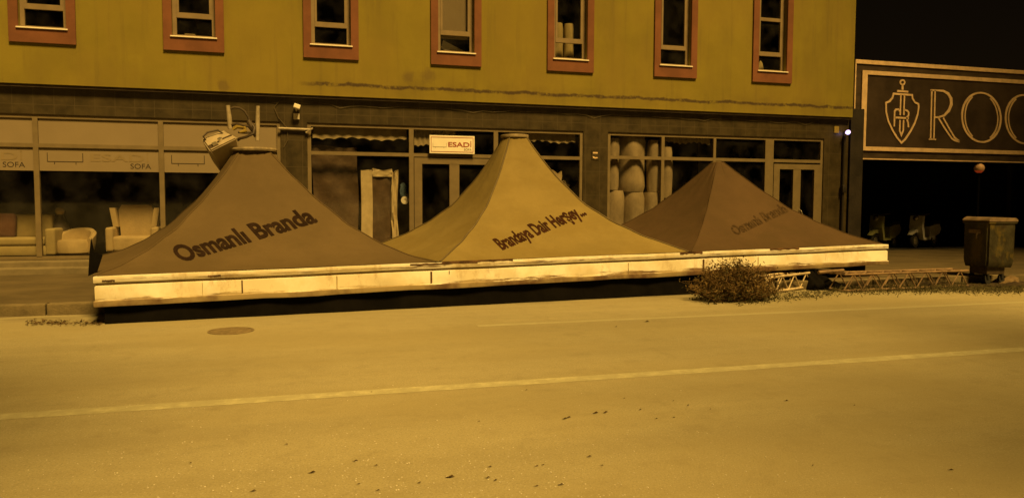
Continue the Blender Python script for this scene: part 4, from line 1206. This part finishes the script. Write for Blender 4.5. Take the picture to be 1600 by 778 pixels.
# ------------------------------------------------------------------ lattice trusses
def truss(mb, p0, p1, wdt, h, bays, r=0.018, rd=0.010, drop=None):
    """box girder between two points on the ground, p0->p1"""
    p0, p1 = Vector(p0), Vector(p1)
    d = (p1-p0); L = d.length; e = d.normalized(); n = Vector((-e.y, e.x, 0)).normalized(); u = Vector((0, 0, 1))
    ch = {}
    for a in (0, 1):
        for c in (0, 1):
            off = n*wdt*a+u*h*c
            ch[(a, c)] = off
            mb.tube([p0+off+u*r, p0+e*L*0.5+off+u*r, p1+off+u*r], r, 8)
    for k in range(bays+1):
        s = p0+e*L*k/bays+u*r
        for c in (0, 1): mb.tube([s+u*h*c, s+n*wdt+u*h*c], rd, 6)
        if k < bays:
            s2 = p0+e*L*(k+0.5)/bays+u*r; s3 = p0+e*L*(k+1)/bays+u*r
            for a in (0, 1):
                mb.tube([s+n*wdt*a, s2+n*wdt*a+u*h], rd, 6); mb.tube([s2+n*wdt*a+u*h, s3+n*wdt*a], rd, 6)
            mb.tube([s+u*h, s3+n*wdt+u*h], rd, 6)
b = MB(); q0 = at_z(1318, 457, 0.0); q1 = at_z(1512, 449, 0)
truss(b, (q0.x, q0.y, 0.01), (q1.x, q1.y, 0.01), 0.34, 0.27, 7, 0.02, 0.011)
b.tube([(q0.x-0.35, q0.y+0.2, 0.33), (q0.x+0.15, q0.y+0.2, 0.35)], 0.03, 8)
single(b, 'lattice_truss', M['rail'], 'rusty lattice truss lying on the ground between roof and waste bin', 'truss')
b = MB(); q0 = at_z(1192, 461, 0.0); q1 = at_z(1268, 449, 0.02)
truss(b, (q0.x, q0.y, 0.01), (q1.x, q1.y, 0.02), 0.25, 0.24, 4, 0.02, 0.011)
e_ = Vector((q1.x-q0.x, q1.y-q0.y, 0)).normalized()
single(b, 'lattice_truss', M['railpale'], 'short pale lattice truss under the roof beside the dry bush', 'truss')
b = MB(); b.box(0, 0.06, 0.0, 0.4, 0, 0.33, 0.004)
o = single(b, 'end_plate', M['shade_black'], 'dark upright plate closing the short pale truss', 'plate', smooth=False); o.location = (q1.x+0.04, q1.y-0.02, 0.003); o.rotation_euler = (0, 0, R(10))

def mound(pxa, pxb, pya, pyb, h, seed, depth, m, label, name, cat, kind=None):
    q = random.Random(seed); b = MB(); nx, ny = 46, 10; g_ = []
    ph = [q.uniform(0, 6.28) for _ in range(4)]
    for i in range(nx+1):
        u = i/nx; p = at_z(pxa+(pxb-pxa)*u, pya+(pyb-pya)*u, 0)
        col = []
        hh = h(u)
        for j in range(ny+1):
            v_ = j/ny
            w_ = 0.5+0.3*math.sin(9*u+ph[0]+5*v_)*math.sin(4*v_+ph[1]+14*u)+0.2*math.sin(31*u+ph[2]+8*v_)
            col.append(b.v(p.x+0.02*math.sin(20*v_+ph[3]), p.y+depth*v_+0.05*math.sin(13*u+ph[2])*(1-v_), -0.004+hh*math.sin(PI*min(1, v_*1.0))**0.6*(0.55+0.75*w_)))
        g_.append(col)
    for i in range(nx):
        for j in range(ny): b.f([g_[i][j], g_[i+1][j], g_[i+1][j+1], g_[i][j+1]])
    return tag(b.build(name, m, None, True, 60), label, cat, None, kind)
mound(1268, 1350, 454, 453, lambda u: 0.30*(1-u)**0.8*min(1, u*12)+0.02, 5, 0.55, M['shade_black'], 'black heap standing for the shade under the right end of the roof', 'shade_heap', 'shade heap')  # black heap put in as the roof's shade on the ground
mound(1330, 1640, 455, 448, lambda u: 0.055*min(1, u*8)*(1+0.4*math.sin(15*u)), 8, 0.75, M['ground_shade'], 'dark low mound standing for the shade under the rusty truss', 'shade_mound', 'ground_shade', 'stuff')  # low mound coloured dark as the shade below the truss

# ------------------------------------------------------------------ waste bin
bq = at_z(1540, 449, 0)
BC = Vector((bq.x+0.50, bq.y+0.42, 0))
dm = empty('waste_bin', tuple(BC), 'dark green steel waste container with lit grey lid on a wheeled base', 'waste bin', None, R(-6)); dm.scale = (0.57, 0.75, 1.0)
zl = lambda z: z
b = MB()
bmq = bmesh.new()
lv = [(0.44, 0.34, 0.33), (0.485, 0.38, 0.38), (0.50, 0.40, 0.45), (0.505, 0.405, 1.16)]
rg = []
for (hx, hy, z) in lv:
    ring = []
    for (sx, sy) in ((-1, -1), (1, -1), (1, 1), (-1, 1)):
        ring.append(bmq.verts.new((sx*hx, sy*hy, z)))
    rg.append(ring)
for a in range(len(rg)-1):
    for k in range(4): bmq.faces.new([rg[a][k], rg[a][(k+1) % 4], rg[a+1][(k+1) % 4], rg[a+1][k]])
bmq.faces.new(rg[0][::-1]); bmq.faces.new(rg[-1])
bmesh.ops.bevel(bmq, geom=[e for e in bmq.edges if abs(e.verts[0].co.z-e.verts[1].co.z) > 0.05], offset=0.05, segments=3, affect='EDGES')
b.merge(bmq)
body = b.build('body', M['bin'], dm, True, 35)
b = MB()
b.box(-0.515, 0.515, -0.43, 0.43, 1.13, 1.165, 0.01)
b.build('rim', M['bin'], body)
b = MB()
b.prism([(-0.52, 1.17), (0.52, 1.17), (0.52, 1.20), (0.44, 1.235), (-0.36, 1.25), (-0.46, 1.23), (-0.53, 1.19)], -0.44, 0.42); b.build('lid', M['binlid'], dm)
for sx in (-1, 1):
    b = MB()
    b.box(min(sx*0.51, sx*0.56), max(sx*0.51, sx*0.56), -0.18, 0.18, 0.95, 1.02, 0.01)
    b.tube([(sx*0.535, -0.12, 1.0), (sx*0.60, -0.12, 0.92), (sx*0.60, -0.12, 0.86)], 0.02, 8)
    b.build('lifting_arm', M['binlid'], dm)
b = MB(); b.box(-0.36, 0.30, -0.28, 0.28, 0.20, 0.33, 0.02); b.build('base', M['darkmetal'], dm)
for (sx, sy) in ((-0.30, -0.24), (-0.30, 0.24), (0.22, -0.24), (0.22, 0.24)):
    b = MB(); b.lathe([(0.03, -0.03), (0.10, -0.03), (0.105, 0), (0.10, 0.03), (0.03, 0.03)], 18, Matrix.Translation((sx, sy, 0.105)) @ Matrix.Rotation(R(75), 4, 'X'))
    b.box(sx-0.035, sx+0.035, sy-0.05, sy+0.05, 0.12, 0.21)
    b.build('wheel', M['rubber'], dm, True)
# crumpled cardboard against the bin base
b = crumple_slab(0.0, 0.40, 0, 0.20, 0.0, 0.17, 51, 0.03, 8, 6)
o = single(b, 'cardboard', M['card'], 'crumpled brown cardboard at the foot of the waste bin', 'cardboard'); o.location = (BC.x+0.05, BC.y-0.25, 0.002); o.rotation_euler = (R(-30), 0, R(-8))

# ------------------------------------------------------------------ dry bush and weeds
def bush(name, cx, cy, wx_, wy_, h, nst, nl, seed, label, cat):
    q = random.Random(seed)
    root = empty(name, (cx, cy, 0), label, cat)
    tw = MB(); lfA = MB(); lfB = MB()
    tips = []
    for s in range(nst):
        a = q.uniform(0, 2*PI); rr = q.random()**0.6
        bx_, by_ = 0.30*wx_*math.cos(a)*rr, 0.30*wy_*math.sin(a)*rr
        top = Vector((wx_*0.55*math.cos(a)*rr+q.uniform(-.12, .12), wy_*0.5*math.sin(a)*rr+q.uniform(-.1, .1), h*(1.03-0.85*rr*rr)*q.uniform(0.55, 1.05)))
        p0 = Vector((bx_, by_, 0)); mid = p0.lerp(top, 0.5)+Vector((q.uniform(-.07, .07), q.uniform(-.07, .07), q.uniform(0, .08)))
        pts = [p0, mid, top]
        tw.tube(pts, [0.008, 0.006, 0.003], 5)
        for k in range(5):
            t = q.uniform(0.25, 1.0)
            base = (p0.lerp(mid, t*2) if t < 0.5 else mid.lerp(top, t*2-1))
            e = base+Vector((q.gauss(0, .10), q.gauss(0, .10), q.uniform(-.05, .13)))
            e.z = max(e.z, 0.01)
            tw.tube([base, e], [0.004, 0.002], 4, False)
            tips.append((base, e))
    for k in range(nl):
        a, e = q.choice(tips)
        c = a.lerp(e, q.uniform(0.1, 1.15))+Vector((q.gauss(0, .028), q.gauss(0, .028), q.gauss(0, .028)))
        c.z = max(c.z, 0.01)
        s = q.uniform(0.009, 0.022)
        d = Vector((q.gauss(0, 1), q.gauss(0, 1), q.gauss(0, 0.7))).normalized(); u = d.orthogonal().normalized()
        u = (Matrix.Rotation(q.uniform(0, 6.28), 3, d) @ u)
        w_ = d.cross(u)
        (lfB if (c.z < 0.28*h*q.random()+0.1*h or q.random() < 0.12) else lfA).poly([c-u*s*1.4, c+w_*s*0.6, c+u*s*1.4, c-w_*s*0.6])
    tw.build('twigs', M['twig'], root); lfA.build('foliage', M['leaf'], root); lfB.build('lower_foliage', M['leafgreen'], root)
    return root
bp_ = at_z(1148, 474, 0)
bush('dry_bush', bp_.x+0.20, bp_.y+0.33, 1.25, 0.75, 0.62, 330, 8500, 4, 'dry brown uprooted bush heaped against the cream fascia', 'bush')
q = random.Random(12)
mb = MB()
for k in range(9000):
    px = q.uniform(1150, 1600); py = q.gauss(451, 4.0)
    if px < 1300:
        if q.random() < 0.75: continue
        py = q.gauss(472, 3.5) - (px-1150)/150*13
    p = at_z(px, min(max(py, 441), 478), 0)
    h = q.uniform(0.02, 0.11)*(1.2 if 1300 < px < 1510 else 0.6)
    a = q.uniform(0, 6.28); l_ = Vector((math.cos(a), math.sin(a), 0))
    if q.random() < 0.5:
        mb.poly([p+l_*0.006, p-l_*0.006, p+Vector((q.gauss(0, .05), q.gauss(0, .05), h))])
    else:
        c = p+Vector((0, 0, h*0.5)); u = Vector((q.gauss(0, 1), q.gauss(0, 1), q.gauss(0, .5))).normalized()*0.022; w_ = u.orthogonal().normalized()*0.011
        mb.poly([c-u, c+w_, c+u, c-w_])
single(mb, 'dead_weeds', M['leafgreen'], 'low dead weeds and debris strewn under and around the trusses', 'weeds', smooth=False, kind='stuff')
# dirt and twigs gathered in the gutter left of the roof
mb = MB()
for k in range(420):
    p = at_z(q.uniform(40, 158), q.gauss(505, 2.2), 0)
    s = q.uniform(0.006, 0.02); a = q.uniform(0, 6.28)
    u = Vector((math.cos(a), math.sin(a), q.uniform(-.3, .6)))*s*1.6; w_ = Vector((-math.sin(a), math.cos(a), q.uniform(-.3, .4)))*s*0.6
    c = p+Vector((0, 0, 0.012))
    mb.poly([c-u, c+w_, c+u, c-w_])
single(mb, 'gutter_litter', M['litter'], 'dark leaf litter gathered in the gutter left of the roof', 'litter', smooth=False, kind='stuff')

# ------------------------------------------------------------------ road details
mp_ = at_z(361, 517, 0)
mh = empty('manhole_cover', (mp_.x, mp_.y, 0.0), 'dark round iron manhole cover set in the road', 'manhole cover')
b = MB(); b.lathe([(0.23, 0.001), (0.23, 0.007), (0.19, 0.0075), (0.005, 0.0075)], 40)
b.build('lid', M['iron'], mh)
b = MB()
n = 40
ra, rb = 0.234, 0.256
A = [[b.v(r_*math.cos(2*PI*k/n), r_*math.sin(2*PI*k/n), z_) for k in range(n)] for r_, z_ in ((ra, 0.001), (ra, 0.008), (rb, 0.006), (rb, 0.001))]
for j in range(3):
    for k in range(n): b.f([A[j][k], A[j][(k+1) % n], A[j+1][(k+1) % n], A[j+1][k]])
b.build('frame', M['iron'], mh)
mb = MB()
spots = [(882, 655, 1), (888, 653, 1), (930, 646, 1.2), (946, 645, 1.1), (822, 610, .6), (1000, 641, .7), (1075, 634, .7), (1025, 655, .6), (1228, 627, .9), (1052, 627, .5), (920, 714, .8), (703, 746, 1.2),
         (487, 739, 1), (555, 721, .8), (587, 728, .6), (447, 695, .6), (395, 768, .8), (297, 724, .5), (1010, 503, 1.8), (962, 511, .9), (876, 758, .8), (765, 730, .6), (762, 747, .7), (774, 751, .6),
         (838, 729, .6), (748, 659, .5), (590, 767, .6), (940, 728, .5), (1485, 735, .8), (1335, 634, .6), (1110, 640, .5), (975, 623, .5), (838, 760, .6), (580, 613, .5), (560, 757, .5), (1270, 728, .5), (1052, 653, .6), (655, 755, .6), (848, 727, .5)]
for (px, py, s) in spots:
    p = at_z(px, py, 0); a = q.uniform(-0.5, 0.5)
    L_ = 0.023*s; W_ = 0.007*s
    u = Vector((math.cos(a), math.sin(a), 0)); w_ = Vector((-math.sin(a), math.cos(a), 0))
    c = p+Vector((0, 0, 0.006))
    ptsl = [c-u*L_, c-u*L_*0.3+w_*W_, c+u*L_*0.4+w_*W_*0.7+Vector((0, 0, .008*s)), c+u*L_, c+u*L_*0.2-w_*W_+Vector((0, 0, .006*s)), c-u*L_*0.5-w_*W_*0.6]
    mb.poly(ptsl)
single(mb, 'fallen_leaves', M['litter'], 'dead leaves and bits of bark scattered over the road', 'leaves', smooth=False, kind='stuff')
mb = MB()
for k in range(420):
    px = q.gauss(640, 330); py = 778-abs(q.gauss(0, 75))
    if px < -40 or px > 1640: continue
    p = at_z(px, py+10, 0); s = q.uniform(0.0025, 0.006)
    b = bmesh.new(); bmesh.ops.create_icosphere(b, subdivisions=1, radius=s)
    for v in b.verts: v.co.z *= 0.6
    mb.merge(b, Matrix.Translation((p.x, p.y, s*0.4)))
single(mb, 'road_grit', M['chip'], 'pale stone grit scattered over the near road', 'grit', smooth=False, kind='stuff')
